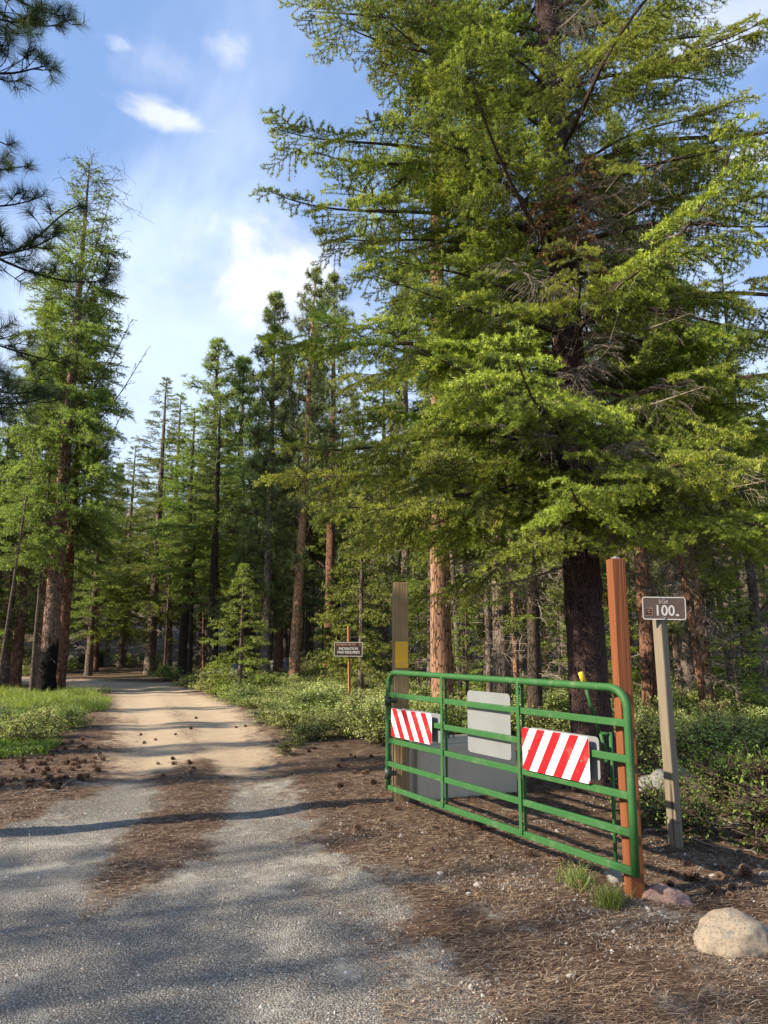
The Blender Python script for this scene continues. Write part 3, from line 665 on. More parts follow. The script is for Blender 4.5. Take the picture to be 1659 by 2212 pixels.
# --- left cluster: tall thin-topped fir with a burnt foot
p = at(98, 25); placed.append((p.x, p.y)); lf = empty('fir_tree', p); HL = topz(352, 25) - p.z
tag(lf, 'tall fir left of the road, thin bare top, burnt black at the foot', 'fir tree')
mb = MB(); ax = trunk_mb(mb, HL, .27, .03, (.0, 0), n=20, rings=60, seed=41); mb.build('trunk', M['burntbark'], lf, True)
fir_crown(42, HL, 3.8, 2.3, ax, dens=1.9, nneed=6, rag=.35, bareTop=.2, power=.5).build('crown', [M['firdark'], M['twig']], lf)
dead_twigs(43, 2.5, HL, ax, 90, 2.0).build('dead_twigs', M['twig'], lf)
for i_, (zz, px, py) in enumerate(((8.5, 318, 755), (9.6, 285, 690), (13, 265, 640), (14.5, 238, 430), (13.5, 238, 480), (6.5, 275, 870))):
    q, _ = ax(zz); e = at3(px, py, 24.2) - p; pts = [q]; D = (np.array(e[:]) - q)
    mb = MB(); A = []; B = []; rg2 = np.random.default_rng(500 + i_); cpt = lambda s: q + D * s + np.array([0, 0, -.13 * np.linalg.norm(D) * math.sin(math.pi * s)])
    tube(mb, [cpt(s) for s in np.linspace(0, 1, 12)], np.linspace(.04, .008, 12), 5, 1, cap=False); TA = []; TB = []
    for s in np.linspace(.3, 1, 26):
        a = cpt(s); d = D / np.linalg.norm(D) * .6 + rg2.normal(size=3) * .5; d /= np.linalg.norm(d); b = a + d * rg2.uniform(.12, .45); A.append(a); B.append(b)
        for _ in range(3): TA.append(a + (b - a) * rg2.random()); TB.append(b)
    twigs(mb, A, B, .008, .005, 1); needles(mb, TA, TB, 4, .05, .012, rg2, 0, .4); mb.build('branch', [M['firdark'], M['twig']], lf)
T('pineA', 127, 26.5, 640, 'thick red barked pine just right of the burnt fir', bark='redbark', wid=1.0)
T('pineC', 84, 27.2, 700, 'dark red pine half hidden behind the burnt fir', bark='redbark')
T('thinB', 66, 24.5, 900, 'thin grey stemmed tree left of the burnt fir')
T('pineB', 32, 30, 640, 'red trunked pine standing far left beside the road')
T('firA', 10, 33, 800, 'bushy green conifer at the left edge behind the red trunk')
T('thinB', -8, 23, 960, 'leaning thin dark tree at the left edge', tilt=(.08, 0))
T('firC', 190, 41, 1000, 'conifer filling the gap right of the burnt fir', wid=1.4)
T('pineD', 232, 52, 1000, 'small far pine in the gap beside the burnt fir')
# --- trees of the middle distance, left to right
T('firA', 262, 47, 960, 'short green fir at the skyline gap', wid=1.3)
T('firA', 322, 41, 812, 'broad green fir left of the pointed pair', wid=1.3)
T('firC', 362, 45, 846, 'slender pointed fir on the middle skyline', wid=1.4)
T('firB', 392, 37, 880, 'bright green fir in front of the slender pointed one', wid=1.4)
T('pineC', 437, 42, 735, 'open crowned pine rising above the middle firs', wid=1.4)
T('firB', 455, 33, 850, 'full green fir over the bend in the road', wid=1.45)
T('pineD', 500, 43, 770, 'dense pine between the open crowned pine and the spire', wid=1.4)
T('pineD', 572, 28, 632, 'slender spire shaped pine with a dark straight trunk')
T('young', 516, 22.5, 1215, 'small bright young conifer before the dark trunks', wid=1.1)
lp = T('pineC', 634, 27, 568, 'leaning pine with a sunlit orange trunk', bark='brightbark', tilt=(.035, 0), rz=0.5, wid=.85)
T('pineA', 712, 32, 590, 'thick red trunked pine behind the recreation sign', bark='redbark')
T('pineB', 668, 35, 700, 'pine with dark trunk between the leaning and the thick red one')
T('firB', 540, 38, 860, 'dark fir behind the spire shaped pine', wid=1.4)
T('pineB', 600, 34, 780, 'mid green pine right of the spire shaped one', wid=1.2)
T('pineD', 760, 42, 850, 'short pine showing in the sky gap beside the big fir')
T('young', 778, 19.5, 1080, 'young green fir right of the recreation sign', wid=.95)
T('young', 735, 27, 1190, 'smaller young fir behind the recreation sign')
# --- trees behind the gate
T('pineA', 958, 15.5, -520, 'tall pine with an orange plated trunk behind the gate', bark='pinebark', wid=.66, rz=2.0)
T('firB', 1090, 13.6, 330, 'grey furrowed fir trunk behind the sheet metal sign', bark='greybark', wid=1.2)
T('firC', 1158, 12.8, 480, 'dark trunk between the grey trunk and the big fir', bark='darkbark', wid=1.2)
T('thin', 1060, 15.6, 620, 'thin pale stem left of the grey furrowed trunk', bark='greybark')
T('thin', 1118, 18, 700, 'thin reddish stem right of the grey furrowed trunk', bark='pinebark')
T('pineA', 1408, 15, 250, 'red trunked pine seen just left of the numbered sign', bark='redbark', wid=.9)
T('thin', 1532, 13.5, 500, 'left stem of the leaning pair of thin reddish pines', tilt=(-.05, 0), rz=0, wid=1.1)
T('thin', 1548, 14.2, 520, 'right stem of the leaning pair of thin reddish pines', tilt=(-.05, 0), rz=0.3, wid=1.15, bark='pinebark')
T('thin', 1590, 17, 600, 'thin grey stem right of the leaning pair', bark='greybark', tilt=(-.04, 0), rz=0)
T('pineD', 1490, 17, 500, 'dense pine filling the space above the leaning pair')
T('firC', 1650, 16, 560, 'fir at the right edge beyond the leaning pair')
T('firC', 1345, 19, 560, 'fir seen between the orange post and the numbered sign')
T('pineD', 1240, 21, 420, 'pine hidden behind the big fir trunk')
T('firA', 1010, 22, 520, 'green fir behind the orange plated trunk')
T('pineD', 880, 24, 560, 'pine seen above the left gate post')
T('firA', 830, 29, 760, 'fir left of the wooden gate post')
for px_, Y_, t_, l_ in ((1010, 17, 1280, 'young fir seen through the gate left of the grey trunk'), (1215, 16, 1250, 'young fir just left of the big fir trunk'), (1352, 18, 1230, 'young fir left of the numbered sign'), (1600, 14, 1230, 'young fir at right beyond the leaning pair'), (1478, 21, 1260, 'young fir between the numbered sign and the leaning pair'), (905, 21, 1270, 'young fir just right of the left gate post')):
    T('young', px_, Y_, t_, l_)
road_far = lambda x, y: float(sdpoly(x, y, road_poly)) > -1.2
rg = np.random.default_rng(5); cnt = 0
MARKS = ((-150, 'past the left edge'), (60, 'behind the left red trunk'), (180, 'right of the burnt fir'), (300, 'above the road bend'), (400, 'behind the open crowned pine'), (480, 'left of the young conifer'), (560, 'behind the spire shaped pine'), (650, 'behind the leaning orange pine'),
         (730, 'behind the recreation sign'), (800, 'right of the recreation sign'), (870, 'behind the left gate post'), (960, 'behind the orange plated trunk'), (1050, 'behind the sheet metal sign'), (1140, 'behind the striped panel'), (1230, 'left of the big fir trunk'), (1330, 'between big fir and orange post'), (1420, 'behind the orange post'), (1490, 'behind the numbered sign'), (1570, 'by the leaning pair of pines'), (1640, 'near the right edge'), (1e9, 'past the right edge'))
def near(px): return next(t for q, t in MARKS if px < q)
KW = dict(thin='thin reddish pine', thinB='thin grey stemmed fir', firC='slim fir', pineD='dense grey barked pine', firA='broad bushy fir', firB='dark barked fir', pineB='red barked pine')
def fill(n, pxa, pxb, ya, yb, keys, tops, label, group, sep_):
    k = 0; tries = 0
    while k < n and tries < n * 60:
        tries += 1; Yw = rg.uniform(ya, yb); px = rg.uniform(pxa, pxb); p = at(px, Yw)
        if road_far(p.x, p.y) or any((p.x - a) ** 2 + (p.y - b) ** 2 < sep_ ** 2 for a, b in placed): continue
        placed.append((p.x, p.y)); key = keys[rg.integers(len(keys))]; hh = rg.uniform(*tops)
        q_ = (Yw - ya) / (yb - ya); hq = (hh - tops[0]) / (tops[1] - tops[0])
        tree(key, p.x, p.y, hh, ('short ' if hq < .33 else 'tall ' if hq > .7 else '') + KW[key] + (' close up ' if q_ < .25 else ' halfway in ' if q_ < .6 else ' deep in the wood ') + near(px), group, wid=rg.uniform(.9, 1.15), tilt=(rg.normal() * .02, rg.normal() * .02)); k += 1
fill(34, 1180, 1900, 15, 34, ['thin', 'thinB', 'thin', 'firC', 'thinB'], (8, 12), 'thin stemmed tree in the dense stand at right', 'thin trees of the dense stand at right', 1.0)
fill(16, 860, 1250, 17, 34, ['thin', 'thinB', 'firC'], (8, 12), 'thin stemmed tree in the wood behind the gate', 'thin trees in the wood behind the gate', 1.1)
fill(24, 270, 850, 33, 50, ['thin', 'thinB', 'thinB', 'firB'], (8, 12), 'slim tree on the slope beyond the road', 'slim trees on the slope beyond the road', 1.4)
fill(12, 330, 830, 33, 42, ['firB', 'firB', 'firB'], (8, 13), '', 'bushy trees beyond the road bend', 1.6)
fill(7, 90, 330, 46, 60, ['firA', 'firB'], (9, 13), '', 'bushy trees right of the burnt fir', 1.8)
fill(22, -250, 260, 42, 62, ['firA', 'firB', 'pineD', 'pineB'], (11, 16), 'conifer on the left slope past the bend', 'conifers on the left slope past the bend', 2.2)
fill(40, 280, 1900, 45, 85, ['firA', 'firB', 'pineD', 'pineB'], (11, 15), 'conifer far up the wooded slope', 'conifers far up the wooded slope', 2.4)
fill(9, -400, -60, 24, 40, ['firA', 'pineD', 'pineB'], (12, 17), 'conifer left of the road past the left edge', 'conifers by the left edge', 2.0)

# --- trees left of the frame that throw the shade lying over the road
def lane(u, D): return (-.342 * u - .94 * D, .94 * u - .342 * D)
for k, (u, D_, Hh, key) in enumerate(((-3.0, 12, 10.5, 'firA'), (-1.5, 14, 11.5, 'firA'), (.1, 11.5, 9.6, 'firA'), (1.4, 13, 10.6, 'firA'), (2.7, 11.2, 9.2, 'firA'), (4.0, 13.5, 10.6, 'firA'), (5.0, 11.6, 8.9, 'firA'), (6.1, 14.5, 10.2, 'firA'),
                                 (9.6, 14, 15, 'thin'), (12.2, 19, 17, 'thin'), (15.4, 16, 15, 'thin'), (19.5, 21, 17, 'thin'))):
    x, y = lane(u, D_); tree(key, x, y, Hh, wid=.5 if key == 'thin' else 1.0, label='tree standing past the left edge, shading the road', group='trees past the left edge that shade the road')

# ------------------------------------------------------------ shrubs, herbs, grass
def leafset(mb, P, Nn, size, rg, mat_=0, tint=None, asp=.62):
    k = len(P); U = np.cross(Nn, rg.normal(size=(k, 3))); U /= np.linalg.norm(U, axis=1)[:, None] + 1e-9; W = np.cross(Nn, U)
    s = size * (.6 + .8 * rg.random((k, 1)))
    fold = Nn * s * .12
    V = np.stack([P - U * s * .5, P + W * s * asp * .42 + fold, P + U * s * .5 - fold, P - W * s * asp * .42 + fold], 1).reshape(-1, 3)
    b = np.arange(k)[:, None] * 4; F = np.concatenate([b + [[0, 1, 3]], b + [[1, 2, 3]]])
    tt = rg.random(k) if tint is None else tint
    mb.add(V, F, mat_, np.repeat(tt, 4))
def shrub(seed, rad=.7, h=.62, stems=26, leaves=2600, size=.044, bloom=40):
    rg = np.random.default_rng(seed); mb = MB(); A = []; B = []; tips = []
    for _ in range(stems):
        az = rg.random() * 6.28; rr_ = rad * rg.random() ** .6; e = np.array([math.cos(az) * rr_, math.sin(az) * rr_, h * math.sqrt(max(.12, 1 - (rr_ / rad) ** 2)) * rg.uniform(.75, 1.12)])
        p = np.array([e[0] * .12, e[1] * .12, 0]); 
        for j in range(6):
            s = (j + 1) / 6; b = e * s + np.array([0, 0, .1 * h * math.sin(3.1 * s)]) + rg.normal(size=3) * .02; A.append(p); B.append(b); p = b
            if j > 1:
                for _k in range(4):
                    q = b + rg.normal(size=3) * [.13, .13, .07] + [0, 0, .03]; q[2] = max(q[2], .04); A.append(b); B.append(q); tips.append(q)
    twigs(mb, A, B, .006, .003, 1); tips = np.array(tips)
    P = tips[rg.integers(len(tips), size=leaves)] + rg.normal(size=(leaves, 3)) * .045; P[:, 2] = np.maximum(P[:, 2], .015)
    Nn = rg.normal(size=(leaves, 3)) * .7 + [0, 0, .75] + P * [.4, .4, 0]; Nn /= np.linalg.norm(Nn, axis=1)[:, None]
    leafset(mb, P, Nn, size, rg)
    if bloom:
        tp = tips[np.argsort(-tips[:, 2])[:bloom * 2]][::2]
        Q = np.repeat(tp, 9, 0) + rg.normal(size=(len(tp) * 9, 3)) * [.012, .012, .026] + [0, 0, .03]; Nq = rg.normal(size=Q.shape); Nq /= np.linalg.norm(Nq, axis=1)[:, None]
        leafset(mb, Q, Nq, .02, rg, 2, asp=1)
    return mb
SH = [shrub(600 + k, .62 + .06 * (k % 3), .55 + .06 * (k % 2), bloom=(40, 16, 60, 8, 30)[k]).mesh('shrub', [M['shrub'], M['twig'], M['blossom']]) for k in range(5)]
spots = []
def inpoly(px, py, poly): return float(sdpoly(px, py, poly)) > 0
def shrubs(n, poly, xa, xb, ya, yb, label, group, smin=.8, smax=1.25, sep_=.75, meshes=SH):
    k = t = 0
    while k < n and t < n * 150:
        t += 1; x = rg.uniform(xa, xb); y = rg.uniform(ya, yb); z_ = float(gz(x, y)); px, py, dd = proj(x, y, z_)
        if not inpoly(px, py, poly) or float(sdpoly(x, y, road_poly)) > -.25: continue
        s = rg.uniform(smin, smax); 
        if any((x - a) ** 2 + (y - b) ** 2 < (sep_ * (s + c_) / 2) ** 2 for a, b, c_ in spots): continue
        spots.append((x, y, s)); mi = rg.integers(len(meshes)); o = link('shrub', meshes[mi]); o.location = (x, y, z_ - .02); o.rotation_euler = (rg.normal() * .08, rg.normal() * .08, rg.random() * 6.28); o.scale = (s, s, s * rg.uniform(.55, .95))
        rel_ = (s - smin) / (smax - smin)
        tag(o, ('low ' if rel_ < .33 else 'large ' if rel_ > .7 else '') + ('cream flowered', 'thinly flowered', 'heavily flowered', 'plain leafy', 'pale flowered')[mi] + ' shrub ' + ('in the nearest row ' if y < 12 else 'in the second row ' if y < 15 else 'in the third row ' if y < 19 else 'in a far row ' if y < 28 else 'far up the slope ') + near(px), 'shrub', group); k += 1
shrubs(88, [(395, 1488), (560, 1560), (650, 1600), (860, 1610), (880, 1500), (860, 1466), (420, 1466)], -9, 2, 10.5, 30, 'leafy green shrub in the thicket between road and gate', 'shrubs between the road and the gate')
shrubs(140, [(880, 1600), (1180, 1602), (1280, 1612), (1400, 1650), (1700, 1705), (1800, 1720), (1800, 1440), (880, 1462)], .2, 15, 8.3, 25, 'leafy pale green shrub in the undergrowth behind the gate', 'shrubs behind the gate', .75, 1.2, .62)
shrubs(9, [(-200, 1600), (60, 1618), (150, 1600), (180, 1570), (120, 1545), (-200, 1540)], -9.5, -3, 7.5, 15, 'green shrub at the left edge beside the grass', 'shrubs left of the road', .7, .95, .6)
shrubs(62, [(-100, 1478), (40, 1470), (230, 1452), (370, 1478), (840, 1478), (840, 1300), (-100, 1300)], -34, 4, 30, 52, 'low dull green shrub on the slope beyond the road', 'shrubs on the far slope', .8, 1.5, 1.1)
sm = [shrub(650, .3, .26, 16, 1500, .022, 0).mesh('low_plant', [M['herb'], M['twig'], M['blossom']]), shrub(651, .34, .2, 14, 1100, .026, 0).mesh('low_plant', [M['herb'], M['twig'], M['blossom']])]
for px, py, s, lb_ in ((1405, 1762, 1.0, 'small leafy green clump between the orange post and the grey post'), (1497, 1800, 1.05, 'small leafy green clump right of the grey sign post foot'), (1385, 1700, .9, 'low green plant behind the orange post'),
                       (1560, 1740, 1.3, 'dull low bush right of the grey sign post'), (1632, 1735, 1.4, 'dull low bush at the right edge')):
    p = hitg(px, py, gz); o = link('low_plant', sm[int(px) % 2]); o.location = p; o.scale = (s,) * 3; o.rotation_euler = (0, 0, px); tag(o, lb_, 'plant')
bigleaf = shrub(655, .26, .3, 14, 240, .05, 0).mesh('leafy_plant', [M['herb'], M['twig'], M['blossom']])
p = hitg(1668, 1838, gz); o = link('leafy_plant', bigleaf); o.location = p; o.scale = (1.1, 1.1, 1.2); tag(o, 'bright round leaved sprig at the right edge', 'plant')
for k, (px, py) in enumerate(((615, 1632), (640, 1618), (1470, 1720), (1590, 1765), (1545, 1720))):
    p = hitg(px, py, gz); o = link('seedling', bigleaf); o.location = p; o.scale = (.45, .45, .5); o.rotation_euler = (0, 0, k)
    tag(o, ('little seedling at the edge of the road', 'second seedling by the shrub edge', 'leafy seedling beside the rocks', 'lone leafy seedling right of the grey post', 'seedling under the right hand bushes')[k], 'plant')
# herb patch and grass, left of the road
def scatter(n, poly, xa, xb, ya, yb, sdmax=-.1):
    out = []; tot = 0
    while tot < n:
        x = rng.uniform(xa, xb, 20000); y = rng.uniform(ya, yb, 20000); z_ = gz(x, y); px, py, dd = proj(x, y, z_)
        k = (sdpoly(px + 42 * nsin(x, y, 2.1, 2.5) + 12 * nsin(x, y, 7, .5), py + 9 * nsin(x, y, 3.3, 1.5), poly) > 0) & (sdpoly(x, y, road_poly) < sdmax); out.append(np.stack([x[k], y[k]], 1)); tot += k.sum()
        if len(out) > 60: break
    return np.concatenate(out)[:n]
def blades(P, h, wd, lean=.35, tintb=.0):
    k = len(P); z_ = gz(P[:, 0], P[:, 1]); big = np.clip(.75 + .9 * nsin(P[:, 0], P[:, 1], 2.6, .7), .3, 1.6) if k > 1000 else 1.0; A = np.stack([P[:, 0], P[:, 1], z_], 1); az = rng.random(k) * 6.28; hh = h * (.5 + .8 * rng.random(k)) * big
    s = np.stack([np.cos(az), np.sin(az), 0 * az], 1) * wd / 2; d = rng.normal(size=(k, 3)) * lean; d[:, 2] = 1; d /= np.linalg.norm(d, axis=1)[:, None]
    m = A + d * hh[:, None] * .55; tp = A + d * hh[:, None] + np.stack([d[:, 0], d[:, 1], -.25 * np.ones(k)], 1) * hh[:, None] * .4
    V = np.stack([A - s, A + s, m + s * .8, m - s * .8, tp], 1).reshape(-1, 3); b = np.arange(k)[:, None] * 5
    mb = MB(); n0 = 0; mb.add(V, b + [[0, 1, 2, 3]], 0, np.repeat(np.clip(rng.random(k) * .75 + tintb, 0, 1), 5)); mb.F.append(b + [[3, 2, 4]]); mb.M.append(np.zeros(k)); return mb
Pg = scatter(42000, [(-300, 1476), (60, 1480), (130, 1492), (232, 1500), (238, 1522), (215, 1535), (160, 1568), (60, 1560), (-300, 1570)], -16, -4, 11.5, 26, -.12)
tag(blades(Pg, .27, .013, .5, .15).build('grass', M['grass']), 'bright green grass left of the road', kind='stuff')
Ph = scatter(9000, [(-300, 1590), (40, 1590), (120, 1606), (95, 1632), (30, 1642), (-300, 1670)], -9, -3, 7.5, 12)
mb = MB(); Pz = np.stack([Ph[:, 0], Ph[:, 1], gz(Ph[:, 0], Ph[:, 1]) + .02 + .11 * rng.random(len(Ph))], 1); Nn = rng.normal(size=Pz.shape) * .5 + [0, 0, 1]; Nn /= np.linalg.norm(Nn, axis=1)[:, None]
leafset(mb, Pz, Nn, .045, rng); tag(mb.build('ground_cover', M['herb']), 'bright low leafy ground cover at the left edge', kind='stuff')
Pg = scatter(9000, [(640, 1462), (1100, 1455), (1100, 1472), (840, 1500), (640, 1484)], -6, 8, 16, 30)
mb = MB(); Pz = np.stack([Pg[:, 0], Pg[:, 1], gz(Pg[:, 0], Pg[:, 1]) + .03 + .15 * rng.random(len(Pg))], 1); Nn = rng.normal(size=Pz.shape) * .5 + [0, 0, 1]; Nn /= np.linalg.norm(Nn, axis=1)[:, None]
leafset(mb, Pz, Nn, .07, rng); tag(mb.build('ground_cover', M['herb']), 'low green ground cover beyond the shrub thicket', kind='stuff')
def tuft(px, py, n, h, r_, label, mt='grass', spread=.35):
    p = hitg(px, py, gz); A = np.stack([rng.normal(size=n) * r_ + p.x, rng.normal(size=n) * r_ + p.y], 1); o = blades(A, h, .005, spread).build('grass_tuft', M[mt]); tag(o, label, 'grass tuft')
tuft(1322, 1960, 420, .13, .04, 'bright green grass tuft at the foot of the orange post'); tuft(1240, 1905, 90, .15, .06, 'thin grass tuft under the gate bottom rail', spread=.5)
tuft(1262, 1925, 40, .18, .06, 'sparse dry grass between the two green tufts', 'grass', .6)
tuft(332, 1492, 200, .12, .22, 'small grass tuft growing in the middle of the road')

# ------------------------------------------------------------ litter: needles, gravel, cones, sticks, rocks
def litter_mat():
    m, t, o = mat('dry_fallen_needles'); c = ramp(t, attr(t, 'tint'), (0, (.05, .03, .022)), (.4, (.15, .09, .058)), (.75, (.34, .235, .155)), (1, (.54, .43, .30)))
    pbsdf(t, o, c, .75, spec=.25); return m
M['litter'] = litter_mat()
n = 420000
r_ = np.exp(rng.uniform(np.log(3.3), np.log(15), n)); t_ = rng.uniform(-R(34), R(34), n); x = r_ * np.sin(t_); y = r_ * np.cos(t_)
sd = sdpoly(x, y, road_poly)
midx = np.interp(y, [4.2, 5.5, 6.6, 8.2, 9.4, 11], [-1.75, -1.75, -1.78, -2.0, -2.35, -2.6]); hw_ = np.interp(y, [4.6, 5.4, 6.6, 8.2, 9.4, 10.2, 10.8], [.0, .22, .40, .36, .42, .25, .0])
cl = nsin(x, y, 3.1, .4) * .5 + nsin(x, y, 8.0, 1.4) * .5
pr = np.where(sd < -.05, .40 + .3 * cl, np.where(sd < .45, .10 + .12 * cl, .006)); pr = np.where((np.abs(x - midx) < hw_) & (y < 10.6), .3 + .25 * cl, pr)
pr *= np.where((sd < -.05) & (x < 0) & (y > 11), .3, 1)
k = rng.random(n) < pr; x = x[k]; y = y[k]; n = len(x); z_ = gz(x, y) + vn(x, y, 2.3, 1) * .6 * .03 + vn(x, y, 7.5, 2) * .35 * .03 + .002 + .016 * rng.random(n) ** 2
flow = .6 * nsin(x, y, 1.4, .9) + rng.normal(size=n) * .75; ln = rng.uniform(.04, .12, n); wdt = np.clip(.0007 + .00028 * np.hypot(x, y), 0, .006)
D = np.stack([np.cos(flow), np.sin(flow), rng.normal(size=n) * .06], 1); S = np.stack([-np.sin(flow), np.cos(flow), 0 * x], 1) * wdt[:, None]
P = np.stack([x, y, z_], 1); bow = S / wdt[:, None] * (rng.normal(size=n) * .008)[:, None] + np.array([0, 0, .004])
V = np.stack([P - D * ln[:, None] / 2, P + S + bow, P + D * ln[:, None] / 2, P - S + bow], 1).reshape(-1, 3); mb = MB()
mb.add(V, (np.arange(n)[:, None] * 4 + [[0, 3, 2, 1]]), 0, np.repeat(np.clip(rng.random(n) ** 1.3 + cl[k] * .12, 0, 1), 4))
tag(mb.build('needle_litter', M['litter']), 'dry brown pine needles strewn over the ground', kind='stuff')
def rockmesh(seed, n=3, amp=.25, flat=.7):
    import bmesh
    bm = bmesh.new(); bmesh.ops.create_icosphere(bm, subdivisions=n, radius=1)
    for v in bm.verts:
        q = v.co.normalized(); a = 1 + amp * mnoise.noise(q * 1.3 + Vector((seed, 0, 0))) + amp * .4 * mnoise.noise(q * 3.5 + Vector((0, seed, 0))) + amp * .15 * mnoise.noise(q * 9 + Vector((0, seed, 3))); v.co = q * a; v.co.z *= flat
    V = np.array([v.co[:] for v in bm.verts]); F_ = np.array([[v.index for v in f.verts] for f in bm.faces]); bm.free(); return V, F_
def gravel_mat():
    m, t, o = mat('pale_gravel'); c = ramp(t, attr(t, 'tint'), (0, (.16, .15, .14)), (.5, (.34, .32, .29)), (.85, (.5, .48, .43)), (1, (.66, .64, .58))); pbsdf(t, o, c, .85, spec=.2); return m
M['gravel'] = gravel_mat()
V0 = np.array([[1, 0, 0], [.3, .9, 0], [-.8, .6, 0], [-.8, -.6, 0], [.3, -.9, 0], [.1, .05, .85]]); F0 = np.array([[0, 1, 5], [1, 2, 5], [2, 3, 5], [3, 4, 5], [4, 0, 5]])
n = 90000; r_ = np.exp(rng.uniform(np.log(3.3), np.log(11), n)); t_ = rng.uniform(-R(32), R(32), n); x = r_ * np.sin(t_); y = r_ * np.cos(t_); sd = sdpoly(x, y, road_poly)
cl = nsin(x, y, 4.3, 3.4); cl2 = nsin(x, y, 1.7, 5.1)
pr = np.where(sd > 0, .14, .30 * (cl > .0) + .6 * ((cl > .35) & (y < 5.9)) + .05) * np.where(y > 9.4, .3, 1); k = rng.random(n) < pr
x = x[k]; y = y[k]; n = len(x); s = rng.uniform(.003, .008, n) * (1 + .9 * (rng.random(n) > .92)); s *= np.where((sd[k] < 0) & (rng.random(n) > .93), 1.7, 1); z_ = gzv(x, y)
ca = rng.random(n) * 6.28; RX = np.stack([np.cos(ca), np.sin(ca)], 1); asp = rng.uniform(.6, 1.1, n)
Vx = V0[None, :, 0] * RX[:, :1] - V0[None, :, 1] * asp[:, None] * RX[:, 1:]; Vy = V0[None, :, 0] * RX[:, 1:] + V0[None, :, 1] * asp[:, None] * RX[:, :1]
V = np.stack([x[:, None] + Vx * s[:, None], y[:, None] + Vy * s[:, None], z_[:, None] - .001 + V0[None, :, 2] * s[:, None]], -1) + rng.normal(size=(n, 6, 3)) * s[:, None, None] * .12
mb = MB(); mb.add(V.reshape(-1, 3), (np.arange(n)[:, None, None] * 6 + F0[None]).reshape(-1, 3), 0, np.repeat(np.clip(rng.random(n) * .8 + .12 * (sd[k] < 0) , 0, 1), 6))
tag(mb.build('gravel', M['gravel']), 'loose pale gravel on the road and its edge', kind='stuff')
def cone_mesh(seed):
    rg = np.random.default_rng(seed); mb = MB(); n = 84
    V, F_ = rockmesh(seed, 1, 0, 1); mb.add(V * [.018, .018, .032] , F_, 0, .1)
    for i in range(n):
        s = (i + .5) / n; az = i * 2.399; z = (s - .5) * .085; rad = .034 * math.sin(math.pi * min(.97, s * .85 + .12)) ** .7
        c_, s_ = math.cos(az), math.sin(az); o_ = np.array([c_, s_, .25 - .5 * (s < .3)]); t = np.array([-s_, c_, 0])
        a = np.array([c_ * .012, s_ * .012, z]); b = a + o_ * rad; wd = .0085 * (.6 + .6 * math.sin(math.pi * s))
        mb.add(np.array([a, b + t * wd, b + o_ * .006 + [0, 0, .004], b - t * wd, b - [0, 0, .004]]), [[0, 1, 2], [0, 2, 3], [0, 3, 4], [0, 4, 1]], 0, [.1, .6, 1, .6, .4])
    return mb
def cone_mat():
    m, t, o = mat('pine_cone_scales'); c = ramp(t, attr(t, 'tint'), (0, (.03, .018, .012)), (.6, (.16, .09, .06)), (1, (.38, .26, .18))); pbsdf(t, o, c, .8, spec=.2); return m
M['cone'] = cone_mat(); CM = [cone_mesh(k).mesh('pine_cone', [M['cone']]) for k in range(3)]
def cone(x, y, label, group, s=1):
    o = link('pine_cone', CM[rg.integers(3)]); o.location = (x, y, gzs(x, y) + .028 * s); o.rotation_euler = (R(90) + rg.normal() * .35, rg.normal() * .3, rg.random() * 6.28); o.scale = (s * rg.uniform(.8, 1.15), s * rg.uniform(.8, 1.15), s * rg.uniform(.85, 1.3)); tag(o, label, 'pine cone', group)
def cones(n, poly, label, group, smin=.8, smax=1.15):
    k = 0
    xs = [p[0] for p in poly]; ys = [p[1] for p in poly]
    while k < n:
        px = rg.uniform(min(xs), max(xs)); py = rg.uniform(min(ys), max(ys))
        if not inpoly(px, py, poly): continue
        p = hitg(px, py, gz); cone(p.x, p.y, label, group, rg.uniform(smin, smax)); k += 1
cones(85, [(-10, 1625), (90, 1612), (215, 1590), (240, 1640), (200, 1690), (100, 1712), (-10, 1715)], 'brown pine cone in the heap left of the road', 'pine cones heaped left of the road', .5, .85)
cones(9, [(330, 1640), (430, 1632), (440, 1660), (380, 1690), (330, 1680)], 'brown pine cone on the strip between the wheel tracks', 'pine cones between the wheel tracks', .45, .7)
cones(8, [(230, 1540), (560, 1540), (570, 1610), (250, 1610)], 'small dark pine cone on the tan road', 'pine cones on the tan road', .45, .65)
cones(18, [(620, 1590), (830, 1600), (860, 1700), (700, 1720), (620, 1650)], 'dark pine cone on the litter beside the road', 'pine cones on the litter right of the road', .5, .85)
cones(16, [(700, 1740), (1180, 1770), (1300, 1900), (1150, 1950), (900, 1850), (700, 1790)], 'dark pine cone lying before the gate', 'pine cones before the gate', .4, .75)
cones(8, [(1390, 1860), (1640, 1850), (1655, 1960), (1500, 1950), (1400, 1900)], 'pine cone on the litter behind the boulder', 'pine cones behind the boulder', .45, .75)
for px, py, lb_ in ((1497, 1906, 'pine cone above the pink rock'), (1612, 1897, 'pine cone behind the tan boulder'), (1035, 1795, 'dark pine cone under the left part of the gate')):
    p = hitg(px, py, gz); cone(p.x, p.y, lb_, None, 1.1)
def stone_mat(name, c0, c1, c2, sc_=18):
    m, t, o = mat(name); v = coords(t); n1 = noisen(t, v, sc_, 6, .7); n2 = noisen(t, v, 2.0, 4, .6); n3 = noisen(t, v, sc_ * 5, 3, .8)
    c = mixc(t, n2, c0, c1); c = mixc(t, smooth(t, n1, .52, .68), c, c2); c = mixc(t, mathn(t, 'MULTIPLY', smooth(t, n3, .5, .62), .6), c, tuple(x * .4 for x in c0))
    pbsdf(t, o, c, .85, mathn(t, 'ADD', n1, mathn(t, 'MULTIPLY', n3, .4)), .25, bstr=.45, bdist=.01); return m
